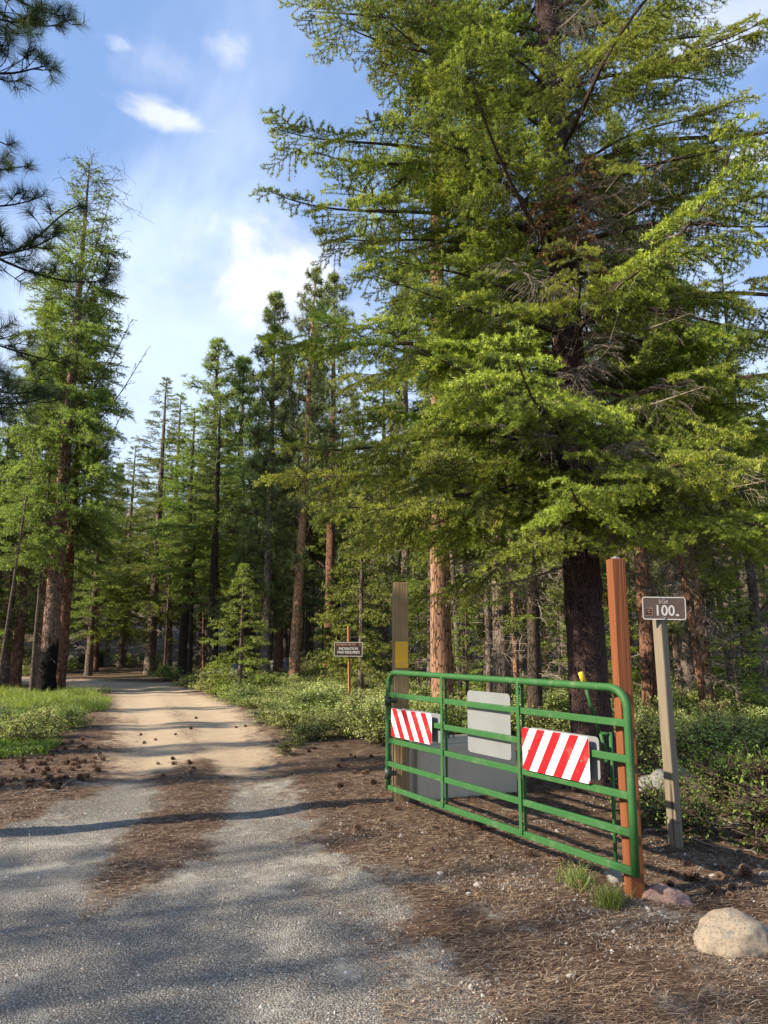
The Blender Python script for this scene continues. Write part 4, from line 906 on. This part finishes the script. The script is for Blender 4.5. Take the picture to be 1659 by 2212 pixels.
M['granite'] = stone_mat('tan_granite', (.25, .21, .155), (.32, .26, .2), (.17, .165, .15), 14); M['pinkstone'] = stone_mat('pink_stone', (.30, .19, .165), (.38, .26, .21), (.25, .18, .17)); M['darkstone'] = stone_mat('dark_stone', (.03, .03, .03), (.07, .068, .06), (.02, .02, .02)); M['greystone'] = stone_mat('grey_stone', (.2, .2, .19), (.33, .32, .3), (.12, .13, .1))
def rock(px, py, sx, sy, sz, mt, label, seed, rz=0, rot=(0, 0), sink=.25, n=4, amp=.25, cat='rock', name='rock'):
    p = hitg(px, py, gz); V, F_ = rockmesh(seed, n, amp, 1); V[:, 2] -= .18 * np.clip(V[:, 0], -1, 1) ** 2; mb = MB(); mb.add(V * [sx, sy, sz], F_); o = mb.build(name, M[mt], None, True); o.location = (p.x, p.y, p.z + sz * (1 - 2 * sink) * .5); o.rotation_euler = (*rot, rz); tag(o, label, cat); return o
b = rock(1592, 2050, .215, .17, .15, 'granite', 'rounded tan granite boulder at the lower right', 4.3, 0, (0, .12), .32, 5, .16, 'boulder', 'boulder')
rock(1440, 1945, .15, .08, .075, 'pinkstone', 'pink slab of rock right of the grass tuft', 2.2, -.35, (0, .22), .3, 4, .4)
rock(1330, 1903, .05, .05, .075, 'greystone', 'small grey stone against the orange post', 6.2, n=3)
for k, (px, py, s, lb_) in enumerate(((1425, 1712, .26, 'mossy grey rock left of the grey sign post'), (1385, 1700, .2, 'grey rock behind the orange post'), (1500, 1708, .17, 'pale grey rock right of the sign post'), (1460, 1690, .2, 'dark rock behind the sign post'), (1560, 1690, .16, 'half buried rock under the right shrubs'))):
    rock(px, py, s, s * .8, s * .7, 'greystone', lb_, 10 + k, k, n=3, amp=.4)
def frock(px, Yw, s, lb_, seed, mt='greystone'):
    p = at(px, Yw); V, F_ = rockmesh(seed, 3, .45, .75); mb = MB(); mb.add(V * s, F_); o = mb.build('boulder', M[mt], None, True); o.location = p; o.rotation_euler = (0, 0, seed); tag(o, lb_, 'boulder')
frock(488, 31.5, .95, 'pale grey boulder left of the young conifer', 31); frock(185, 47, 1.2, 'dark boulder on the slope right of the burnt fir', 32, 'darkstone'); frock(598, 36, .8, 'boulder behind the leaning orange pine', 33); frock(700, 24, .35, 'small pale rock left of the recreation sign', 34)
for k in range(22):
    px = rg.uniform(280, 1650); Yw = rg.uniform(34, 50)
    if road_far(*at(px, Yw).xy): continue
    frock(px, Yw, rg.uniform(.25, .6), 'grey rock on the wooded slope', 50 + k); C.objects[-1]['group'] = 'rocks on the wooded slope'
V_, F_ = rockmesh(77, 2, .3, .7); mb = MB(); mb.add(V_, F_, 0, .55); PB = mb.mesh('pebble', [M['gravel']], True)
for px, py, s, lb_ in ((1030, 1912, .022, 'white pebble left of the small pale heap'), (1012, 1928, .016, 'small pale stone in the gravel before the gate'), (952, 1890, .02, 'pale stone at the edge of the gravel'), (1312, 1893, .022, 'round pebble under the gate corner'), (1500, 1893, .02, 'white stone behind the boulder'), (1540, 1896, .022, 'second white stone behind the boulder'), (1648, 1890, .02, 'long white stone at the right edge'), (1405, 1790, .02, 'pale stone by the foot of the grey post'), (1232, 2108, .018, 'single white stone low in the foreground')):
    p = hitg(px, py, gz); o = link('pebble', PB); o.location = (p.x, p.y, gzs(p.x, p.y) + s * .3); o.scale = (s * 1.3, s, s); o.rotation_euler = (0, 0, px); tag(o, lb_, 'pebble')
def stick(name, pts, r0, mt, label, group=None, forks=0, seed=0, cat='stick'):
    rg3 = np.random.default_rng(seed); mb = MB(); P = np.array(pts, float); tube(mb, P, np.linspace(r0, r0 * .4, len(P)), 7)
    A = []; B = []
    for _ in range(forks):
        k = rg3.integers(1, len(P) - 1); d = (P[k + 1] - P[k]) / np.linalg.norm(P[k + 1] - P[k]) + rg3.normal(size=3) * .7; d[2] = abs(d[2]); d /= np.linalg.norm(d); l = rg3.uniform(.2, .6) * np.linalg.norm(P[-1] - P[0]) * .4; A.append(P[k]); B.append(P[k] + d * l)
        A.append(P[k] + d * l * .5); B.append(P[k] + d * l * .5 + (d + rg3.normal(size=3) * .5) * l * .4)
    twigs(mb, A, B, r0 * .4, r0 * .15); o = mb.build(name, M[mt]); tag(o, label, cat, group)
def gline(a, b, n=8, lift=.012, wob=.02):
    p = hitg(*a, gz); q = hitg(*b, gz); out = []
    for s in np.linspace(0, 1, n):
        x = p.x + (q.x - p.x) * s + wob * math.sin(7 * s + a[0]); y = p.y + (q.y - p.y) * s + wob * math.cos(6 * s); out.append((x, y, gzs(x, y) + lift + .01 * math.sin(9 * s)))
    return out
stick('stick', gline((245 * .541, 1700), (318 * .541 - 10, 1688), 6), .012, 'deadtwig', 'pale bent stick among the cones')
stick('stick', gline((100, 1714), (160, 1708), 6), .011, 'deadtwig', 'short pale stick below the cones')
stick('stick', gline((30, 1722), (75, 1705), 6), .008, 'deadtwig', 'thin pale stick left below the cones')
stick('fallen_branch', gline((1395, 1800), (1600, 1790), 14, .02, .05), .012, 'deadtwig', 'long grey fallen branch behind the posts', forks=8, seed=4, cat='branch')
stick('fallen_branch', gline((1480, 1815), (1655, 1852), 12, .015, .05), .007, 'deadtwig', 'thin fallen twig right of the grey post', forks=6, seed=5, cat='branch')
for k in range(26):
    px = rg.uniform(900, 1700) if k < 18 else rg.uniform(300, 850); Yw = rg.uniform(17, 32) if k < 18 else rg.uniform(31, 42); p = at(px, Yw); a = rg.random() * 3.14; l = rg.uniform(1.5, 3.5)
    pts = [(p.x + math.cos(a) * l * s, p.y + math.sin(a) * l * s, float(gz(p.x + math.cos(a) * l * s, p.y + math.sin(a) * l * s)) + .08 + .35 * s * (k % 3)) for s in np.linspace(0, 1, 8)]
    stick('fallen_log', pts, rg.uniform(.04, .09), 'deadtwig', 'grey fallen log among the trunks', 'fallen logs in the wood', forks=10, seed=k, cat='log')

# ------------------------------------------------------------ the gate and what stands by it
def paint(name, c, rough=.35, bump=.0, metal=0., spec=.5):
    m, t, o = mat(name); v = coords(t); n1 = noisen(t, v, 3, 4, .6); n2 = noisen(t, v, 60, 3, .6)
    cc = mixc(t, n1, tuple(x * .85 for x in c), tuple(min(1, x * 1.12) for x in c)); cc = mixc(t, mathn(t, 'MULTIPLY', smooth(t, n2, .62, .75), .35), cc, tuple(x * .5 + .06 for x in c)); cc = mixc(t, mathn(t, 'MULTIPLY', smooth(t, noisen(t, v, 9, 6, .75, .5), .52, .72), .3), cc, (.30, .27, .21)); cc = mixc(t, mathn(t, 'MULTIPLY', smooth(t, noisen(t, coords(t, (8, 8, 60)), 3, 5, .8, 2), .66, .7), .5), cc, (.13, .1, .07))
    r = mathn(t, 'MULTIPLY_ADD', n1, .25, rough - .1); pbsdf(t, o, cc, r, n2, spec, metal, bstr=.06, bdist=.004); return m
M['green'] = paint('green_enamel', (.032, .125, .034), .55, spec=.3); M['red'] = paint('red_reflective', (.42, .008, .014), .6, spec=.25); M['white'] = paint('white_reflective', (.68, .68, .69), .55, spec=.25); M['alu'] = paint('dull_aluminium', (.30, .32, .33), .5, metal=.45)
M['yellow'] = paint('yellow_plate', (.85, .43, .01), .5); M['ygrip'] = paint('yellow_grip', (.75, .55, .03), .4); M['steel'] = paint('bolt_steel', (.35, .34, .32), .4, metal=.8); M['darksteel'] = paint('dark_steel', (.03, .045, .03), .5); M['signbrown'] = paint('brown_sign_face', (.085, .058, .045), .5); M['signdark'] = paint('dark_brown_sign_face', (.035, .014, .009), .5); M['signwhite'] = paint('white_lettering', (.52, .52, .50), .6); M['signgrey'] = paint('grey_lettering', (.42, .38, .34), .5); M['pinkish'] = paint('faded_lettering', (.42, .24, .17), .6)
def woodmat(name, c0, c1, cd_, warp=1.0):
    m, t, o = mat(name); v = coords(t, (26, 26, 1.1)); nz = noisen(t, v, 1.0, 5, .6, warp); nb_ = noisen(t, coords(t, (60, 60, 2.0)), 1.6, 4, .65); kn = N(t, 'ShaderNodeTexVoronoi'); kn.inputs['Scale'].default_value = 2.2; L(t, coords(t, (1.6, 1.6, 1)), kn.inputs['Vector'])
    wv = N(t, 'ShaderNodeTexWave', bands_direction='X'); wv.inputs['Scale'].default_value = 9; wv.inputs['Distortion'].default_value = 14; wv.inputs['Detail'].default_value = 3; L(t, coords(t, (1, 1, .07)), wv.inputs['Vector'])
    c = mixc(t, nz, c0, c1); c = mixc(t, mathn(t, 'MULTIPLY', smooth(t, wv.outputs['Fac'], .35, .9), .18), c, cd_); c = mixc(t, mathn(t, 'MULTIPLY', smooth(t, kn.outputs['Distance'], .09, .03), .7), c, cd_)
    crack = smooth(t, noisen(t, coords(t, (34, 34, .7)), 1.0, 2, .5), .36, .30); c = mixc(t, mathn(t, 'MULTIPLY', crack, .8), c, tuple(x * .25 for x in cd_))
    pbsdf(t, o, c, .75, mathn(t, 'SUBTRACT', mathn(t, 'ADD', nb_, mathn(t, 'MULTIPLY', wv.outputs['Fac'], .4)), mathn(t, 'MULTIPLY', crack, 1.5)), .25, bstr=.6, bdist=.004); return m
M['orangewood'] = woodmat('orange_stained_wood', (.185, .060, .022), (.27, .095, .036), (.09, .029, .013)); M['brownwood'] = woodmat('olive_brown_wood', (.24, .16, .075), (.34, .24, .12), (.12, .075, .035)); M['greywood'] = woodmat('weathered_grey_wood', (.165, .135, .095), (.26, .22, .16), (.07, .055, .04), 2.0); M['thinwood'] = woodmat('brown_stained_wood', (.42, .17, .06), (.5, .23, .09), (.2, .08, .03))
# gate corners: find the distances that make both ends equally tall
HG = 1.10
def endY(px, pt, pb):
    lo, hi = 1.0, 30.0
    for _ in range(60):
        m_ = (lo + hi) / 2
        if topz(pt, m_) - topz(pb, m_) < HG: lo = m_
        else: hi = m_
    d = pdir(px, (pt + pb) / 2); return m_, topz(pb, m_), d
YL, zL, _ = endY(838, 1452, 1700); YR, zR, _ = endY(1362, 1487, 1885)
GL = Vector(at3(838, 1600, YL)); GL.z = zL; GR = Vector(at3(1362, 1690, YR)); GR.z = zR
print('GATE', GL, GR, 'ground', float(gz(GL.x, GL.y)), float(gz(GR.x, GR.y)), 'len', (GR - GL).length)
gx = (GR - GL); LG = gx.length; gx.normalize(); gzv_ = Vector((0, 0, 1)); gy = gzv_.cross(gx).normalized(); gzz = gx.cross(gy)
gate = empty('farm_gate'); gate.matrix_world = Matrix(((gx.x, gy.x, gzz.x, GL.x), (gx.y, gy.y, gzz.y, GL.y), (gx.z, gy.z, gzz.z, GL.z), (0, 0, 0, 1)))
tag(gate, 'green tubular steel gate with six rails standing beside the road', 'gate')
# gate axes: x along the rails (left to right), y away from the camera side, z up
rc = .14; tr_ = .026
arc = lambda cx, cz, a0, a1: [(cx + rc * math.cos(a), 0, cz + rc * math.sin(a)) for a in np.linspace(a0, a1, 9)]
path = [(0, 0, -.02), (0, 0, .4), (0, 0, .8), (0, 0, HG - rc - .02)] + arc(rc, HG - rc, math.pi, math.pi / 2) + [(x_, 0, HG) for x_ in np.linspace(rc + .03, LG - rc - .03, 12)] + arc(LG - rc, HG - rc, math.pi / 2, 0) + [(LG, 0, HG - rc - .05), (LG, 0, .8), (LG, 0, .4), (LG, 0, -.022)]
mb = MB(); tube(mb, path, tr_, 16); mb.build('frame', M['green'], gate, True)
RH = .046
for k in range(5):
    mb = MB(); zc = HG * k / 5 + (.003 if k else 0); box(mb, (LG / 2, 0, zc), (LG - 2 * tr_ + .012, .030, RH), bev=.005); o = mb.build('rail', M['green'], gate)
def gate_u(px, zh):
    lo, hi = 0.0, LG
    for _ in range(50):
        m_ = (lo + hi) / 2; q = GL + gx * m_ + gzz * zh
        if float(proj(q.x, q.y, q.z)[0]) < px: lo = m_
        else: hi = m_
    return m_
for px in (959, 1126):
    u_ = gate_u(px, .6)
    for sgn in (-1, 1):
        mb = MB(); yy = sgn * .023; box(mb, (u_, yy, HG / 2 + .002), (.034, .009, HG + .008), bev=.003); mb.build('brace', M['green'], gate)
for zc in (.13, .82):
    mb = MB(); tube(mb, [(0, 0, zc - .045), (0, 0, zc + .045)], .036, 14); box(mb, (.02, .045, zc), (.03, .07, .045), bev=.004); mb.build('hinge', M['darksteel'], gate, True)
def plate(mb, w_, h_, r_, y0, y1, cx, cz, mat_=0, skew=0):
    P = []
    for ax_, az_, a0 in ((1, 1, 0), (-1, 1, 90), (-1, -1, 180), (1, -1, 270)):
        for a in np.linspace(a0, a0 + 90, 6): P.append((cx + ax_ * (w_ / 2 - r_) + r_ * math.cos(R(a)), cz + az_ * (h_ / 2 - r_) + r_ * math.sin(R(a)) + skew * ax_))
    n_ = len(P); V = [(a, y0, b) for a, b in P] + [(a, y1, b) for a, b in P]
    n0 = mb.n; mb.add(V, [[i, (i + 1) % n_, n_ + (i + 1) % n_, n_ + i] for i in range(n_)], mat_)
    mb.F.append(np.arange(n_)[None] + n0); mb.M.append(np.array([mat_])); mb.F.append((np.arange(n_)[::-1] + n_ + n0)[None]); mb.M.append(np.array([mat_]))
def clip(poly, f):
    out = []
    for i in range(len(poly)):
        a, b = poly[i], poly[(i + 1) % len(poly)]; fa, fb = f(a), f(b)
        if fa >= 0: out.append(a)
        if fa * fb < 0: t = fa / (fa - fb); out.append((a[0] + (b[0] - a[0]) * t, a[1] + (b[1] - a[1]) * t))
    return out
def striped(px0, px1, pyc, hh, sgn, label, ns, name='hazard_sign'):
    # sgn: +1 for '/' stripes, -1 for '\\'
    zc = None; u0 = gate_u(px0, .62); u1 = gate_u(px1, .62); cx = (u0 + u1) / 2; w_ = u1 - u0
    lo, hi = 0., HG
    for _ in range(40):
        m_ = (lo + hi) / 2; q = GL + gx * cx + gzz * m_
        if float(proj(q.x, q.y, q.z)[1]) > pyc: lo = m_
        else: hi = m_
    cz = m_; y0 = -.036
    root = empty(name); root.parent = None; root.matrix_world = gate.matrix_world @ Matrix.Translation((cx, 0, cz)); tag(root, label, 'sign')
    mb = MB(); plate(mb, w_, hh, .022, y0, y0 + .003, 0, 0); mb.build('panel', M['white'], root)
    # red stripes, 1.5 mm proud of the white face, clipped to the rounded panel
    base = []
    for ax_, az_, a0 in ((1, 1, 0), (-1, 1, 90), (-1, -1, 180), (1, -1, 270)):
        for a in np.linspace(a0, a0 + 90, 5): base.append((ax_ * (w_ / 2 - .022) + .021 * math.cos(R(a)), az_ * (hh / 2 - .022) + .021 * math.sin(R(a))))
    pitch = (w_ + hh * .55) / ns * 1.0; sl = .62
    for k in range(-1, ns + 2):
        c0 = -w_ / 2 - hh * sl / 2 + (k + .0) * pitch + pitch * .0
        f1 = lambda p: (p[0] - sgn * sl * p[1]) - c0; f2 = lambda p: c0 + pitch * .5 - (p[0] - sgn * sl * p[1])
        pl = clip(clip(base, f1), f2)
        if len(pl) < 3: continue
        n_ = len(pl); mb = MB(); V = [(a, y0 - .0015, b) for a, b in pl] + [(a, y0 - .0002, b) for a, b in pl]; mb.add(V, [[i, (i + 1) % n_, n_ + (i + 1) % n_, n_ + i] for i in range(n_)]); mb.F.append(np.arange(n_)[None]); mb.M.append(np.array([0])); mb.build('stripe', M['red'], root)
    for sx_ in (-.4, .4):
        mb = MB(); tube(mb, [(sx_ * w_, y0 - .006, -.01), (sx_ * w_, y0 + .01, -.01)], .008, 8); mb.build('bolt', M['steel'], root)
    return cx, cz, w_
a = striped(852, 940, 1567, .265, -1, 'smaller looking red and white hazard panel at the left end of the gate', 5)
b = striped(1137, 1282, 1628, .30, 1, 'red and white hazard panel at the right end of the gate', 5)
for (cx, cz, w_), hh, dx, lb_ in ((a, .25, .09, 'grey back plate behind the left hazard panel'), (b, .28, .03, 'grey back plate behind the right hazard panel')):
    mb = MB(); plate(mb, w_, hh, .03, .026, .029, cx + dx, cz + .01); o = mb.build('back_plate', M['alu'], None); o.matrix_world = gate.matrix_world; tag(o, lb_, 'plate')
u0 = gate_u(1001, .7); u1 = gate_u(1093, .7); lo, hi = 0., HG
mb = MB(); w_ = u1 - u0
q = None
for _ in range(40):
    m_ = (lo + hi) / 2; q = GL + gx * (u0 + u1) / 2 + gzz * m_
    if float(proj(q.x, q.y, q.z)[1]) > 1563: lo = m_
    else: hi = m_
plate(mb, w_, .50, .035, .03, .033, (u0 + u1) / 2 + .02, m_); o = mb.build('sign_plate', M['alu']); o.matrix_world = gate.matrix_world; tag(o, 'blank grey back of a metal sign fixed to the far side of the gate', 'sign')

def post(name, px, py, wx, wy, top, mt, label, rz, tilt=(0, 0), bev=.006, cat='post', Yw=None, seg=1):
    p = hitg(px, py, gz) if Yw is None else at(px, Yw); hgt = topz(top, p.y) - p.z
    root = empty(name, p, rz); root.rotation_euler = (tilt[0], tilt[1], rz); tag(root, label, cat)
    mb = MB(); box(mb, (0, 0, hgt / 2 - .1), (wx, wy, hgt + .2), bev=bev); mb.build('timber', M[mt], root); return root, p, hgt
# left wooden post, set on the far side of the gate end
root, p, hg = post('gate_post', 866, 1712, .15, .14, 1259, 'brownwood', 'square olive brown timber post at the left end of the gate', R(9), cat='post', Yw=7.78)
mb = MB(); plate(mb, .132, .265, .012, -.0745, -.0715, 0, topz(1414, p.y) - p.z); o = mb.build('reflector_plate', M['yellow'], root); zpl = topz(1414, p.y) - p.z
for dz in (-.093, .093):
    mb = MB(); tube(mb, [(0, -.082, zpl + dz), (0, -.074, zpl + dz)], .008, 8); mb.build('screw', M['steel'], root)
root, p, hg = post('gate_post', 1372, 1936, .096, .096, 1208, 'orangewood', 'tall orange stained timber post at the right end of the gate', R(8), cat='post', Yw=5.03)
mb = MB(); tube(mb, [(0, 0, hg), (0, 0, hg + .012)], .03, 10); tube(mb, [(0, 0, hg + .012), (.0, 0, hg + .02)], .012, 8); mb.build('cap_bolt', M['steel'], root)
for zz in (.36, .75):
    mb = MB(); box(mb, (.062, -.02, zz), (.03, .05, .016), bev=.002); mb.build('latch_pin', M['darksteel'], root)
# numbered route sign on its weathered post
def text_mesh(body, size, ext=.0008, bold=0.0, sx=1.0):
    cu = bpy.data.curves.new('letters', 'FONT'); cu.body = body; cu.size = size; cu.extrude = ext; cu.align_x = 'CENTER'; cu.align_y = 'CENTER'; cu.offset = bold; cu.resolution_u = 3
    o = bpy.data.objects.new('letters', cu); C.objects.link(o); bpy.context.view_layer.update(); me = bpy.data.meshes.new_from_object(o.evaluated_get(bpy.context.evaluated_depsgraph_get())); bpy.data.objects.remove(o); bpy.data.curves.remove(cu)
    me.transform(Matrix.Diagonal((sx, 1, 1, 1))); return me
def letters(body, size, loc, parent, mt, bold=0.0, sx=1.0, name='lettering'):
    me = text_mesh(body, size, .0008, bold, sx); me.materials.clear(); me.materials.append(M[mt]); o = link(name, me, parent); o.rotation_euler = (R(90), 0, 0); o.location = loc; return o
root, p, hg = post('route_sign_post', 1461, 1828, .08, .088, 1296, 'greywood', 'weathered grey split timber post carrying the number sign', R(32), tilt=(0, R(-.5)), bev=.01)
sgn_ = empty('route_sign', (0, 0, 0)); c3 = at3(1434.5, 1314, p.y - .09); sgn_.location = c3; sgn_.rotation_euler = (R(2), R(1), R(-5)); tag(sgn_, 'brown number sign reading 100 on top of the weathered post', 'sign')
Ws, Hs = .345, .185
mb = MB(); plate(mb, Ws, Hs, .022, 0, .003, 0, 0); mb.build('sign_panel', M['signbrown'], sgn_)
mb = MB(); outer = []; inner = []
for ax_, az_, a0 in ((1, 1, 0), (-1, 1, 90), (-1, -1, 180), (1, -1, 270)):
    for a_2 in np.linspace(a0, a0 + 90, 6):
        outer.append((ax_ * (Ws / 2 - .022) + .022 * math.cos(R(a_2)), -.0012, az_ * (Hs / 2 - .022) + .022 * math.sin(R(a_2)))); inner.append((ax_ * (Ws / 2 - .022) + .014 * math.cos(R(a_2)), -.0012, az_ * (Hs / 2 - .022) + .014 * math.sin(R(a_2))))
n_ = len(outer); mb.add(outer + inner, [[i, (i + 1) % n_, n_ + (i + 1) % n_, n_ + i] for i in range(n_)]); mb.build('border', M['signwhite'], sgn_)
letters('5120', .044, (-.005, -.0015, .052), sgn_, 'signgrey', .0004, .85); letters('100', .120, (.003, -.0015, -.022), sgn_, 'signwhite', .0016, .92)
mb = MB(); plate(mb, .055, .055, .003, -.0022, -.0005, -.118, -.03); mb.build('emblem', M['signdark'], sgn_)
mb = MB()
for a_2, b_2, c_2, d_2 in ((-.118, .0, .05, .003), (-.118, -.058, .05, .003), (-.093, -.029, .003, .055), (-.125, -.02, .02, .004), (-.115, -.035, .025, .004)): box(mb, (a_2, -.003, b_2 - .001), (c_2, .001, d_2))
mb.build('emblem_lines', M['pinkish'], sgn_)
mb = MB(); mb.add([(.103, -.002, -.042), (.120, -.002, -.055), (.103, -.002, -.064), (.086, -.002, -.055)], [[3, 2, 1, 0]]); mb.build('marker', M['signwhite'], sgn_)
for zz in (-.078, .078):
    mb = MB(); tube(mb, [(0, -.008, zz), (0, 0, zz)], .009, 10); mb.build('bolt', M['steel'], sgn_)
# recreation sign
root, p, hg = post('sign_stake', 755.5, 1500, .055, .055, 1353, 'thinwood', 'thin orange brown stake holding the recreation sign', R(20), Yw=17.5, tilt=(0, R(-1.2)), bev=.003)
rs = empty('recreation_sign', at3(752.5, 1402.5, 17.42)); rs.rotation_euler = (0, R(.5), R(-2)); tag(rs, 'brown sign reading recreation pass required beside the road', 'sign')
Wr, Hr = .655, .325
mb = MB(); plate(mb, Wr, Hr, .01, 0, .01, 0, 0); mb.build('sign_panel', M['signdark'], rs)
mb = MB()
for c_, s_3 in (((0, -.002, Hr / 2 - .006), (Wr, .004, .012)), ((0, -.002, -Hr / 2 + .006), (Wr, .004, .012)), ((Wr / 2 - .006, -.002, 0), (.012, .004, Hr - .024)), ((-Wr / 2 + .006, -.002, 0), (.012, .004, Hr - .024))): box(mb, c_, s_3)
mb.build('border', M['signwhite'], rs)
letters('ENTERING FEE SITE', .072, (-.055, -.003, .105), rs, 'pinkish', .0012, .72); letters('RECREATION', .078, (0, -.003, .012), rs, 'signwhite', .0022, .95); letters('PASS REQUIRED', .078, (.005, -.003, -.07), rs, 'signwhite', .0022, .95)
mb = MB()
for c_, s_3 in (((.262, -.003, .128), (.045, .002, .006)), ((.262, -.003, .108), (.045, .002, .006)), ((.262, -.003, .088), (.045, .002, .006)), ((.243, -.003, .108), (.006, .002, .035)), ((.281, -.003, .108), (.006, .002, .035))): box(mb, c_, s_3)
mb.build('emblem', M['pinkish'], rs)
# lever latch behind the gate: steel upright, arm and a lever with a yellow grip
lv = empty('lever_latch', at3(1322, 1712, YR + .75)); tag(lv, 'green steel lever with a yellow grip behind the gate near the orange post', 'latch')
def rel(px, py, dy=0.0): return tuple(at3(px, py, YR + .75 + dy) - lv.location)
mb = MB(); a_1 = rel(1322, 1712); b_1 = rel(1319, 1582); tube(mb, [(a_1[0], 0, float(gz(lv.location.x, lv.location.y)) - lv.location.z - .05), b_1], .014, 8); mb.build('upright', M['green'], lv, True)
mb = MB(); tube(mb, [rel(1319, 1586), rel(1296, 1584)], .012, 8); tube(mb, [rel(1296, 1580), rel(1312, 1636)], .014, 8); tube(mb, [rel(1312, 1630), rel(1310, 1650)], .016, 8); mb.build('arm', M['green'], lv, True)
mb = MB(); tube(mb, [rel(1263, 1476, -.02), rel(1272, 1510, -.01), rel(1296, 1584)], .013, 8); mb.build('lever', M['green'], lv, True)
mb = MB(); tube(mb, [rel(1253, 1452, -.02), rel(1255, 1456, -.02), rel(1262, 1477, -.02)], [.016, .02, .02], 12); mb.build('grip', M['ygrip'], lv, True)
# concrete block
def conc():
    m, t, o = mat('grey_concrete'); v = coords(t); n1 = noisen(t, v, 3, 6, .65); n2 = noisen(t, v, 40, 4, .7); vo = N(t, 'ShaderNodeTexVoronoi'); vo.inputs['Scale'].default_value = 22; L(t, v, vo.inputs['Vector'])
    pit = smooth(t, vo.outputs['Distance'], .12, .05); c = mixc(t, n1, (.46, .405, .30), (.58, .52, .40)); c = mixc(t, mathn(t, 'MULTIPLY', pit, .5), c, (.12, .12, .12)); c = mixc(t, mathn(t, 'MULTIPLY', smooth(t, n2, .55, .7), .25), c, (.2, .2, .2))
    pbsdf(t, o, c, .85, mathn(t, 'SUBTRACT', mathn(t, 'MULTIPLY', n2, .5), pit), .25, bstr=.9, bdist=.012); return m
M['concrete'] = conc()
pa = hitg(903, 1733, gz); pb_ = hitg(1119, 1712, gz); dv = pb_ - pa; dv.z = 0; wb = dv.length; ang = math.atan2(dv.y, dv.x)
hb = topz(1612, pa.y) - pa.z; blk = empty('concrete_block', (pa.x, pa.y, min(pa.z, pb_.z)), ang); tag(blk, 'grey concrete block standing on the litter behind the gate', 'concrete block')
mb = MB(); box(mb, (wb / 2, .32, hb / 2 - .05), (wb, .64, hb + .1), bev=.022); mb.build('body', M['concrete'], blk)
mb = MB(); box(mb, (wb / 2, .32, hb + .012), (wb - .16, .5, .03), bev=.01); mb.build('raised_top', M['concrete'], blk)
for x_ in (.40, .52):
    mb = MB(); tube(mb, [(x_, .3, hb - .02), (x_, .3, hb + .08), (x_ + .03, .3, hb + .12), (x_ + .06, .3, hb + .08), (x_ + .06, .3, hb - .02)], .008, 6); mb.build('lifting_loop', M['darksteel'], blk)
# things that nothing tells apart carry one label and one group
seen_ = {}
for o in C.objects:
    if o.parent is None and o.get('label'): seen_.setdefault(o['label'], []).append(o)
for lb_, os_ in seen_.items():
    if len(os_) > 1:
        g_ = os_[0].get('group') or 'lookalike plants'
        for o in os_: o['group'] = g_
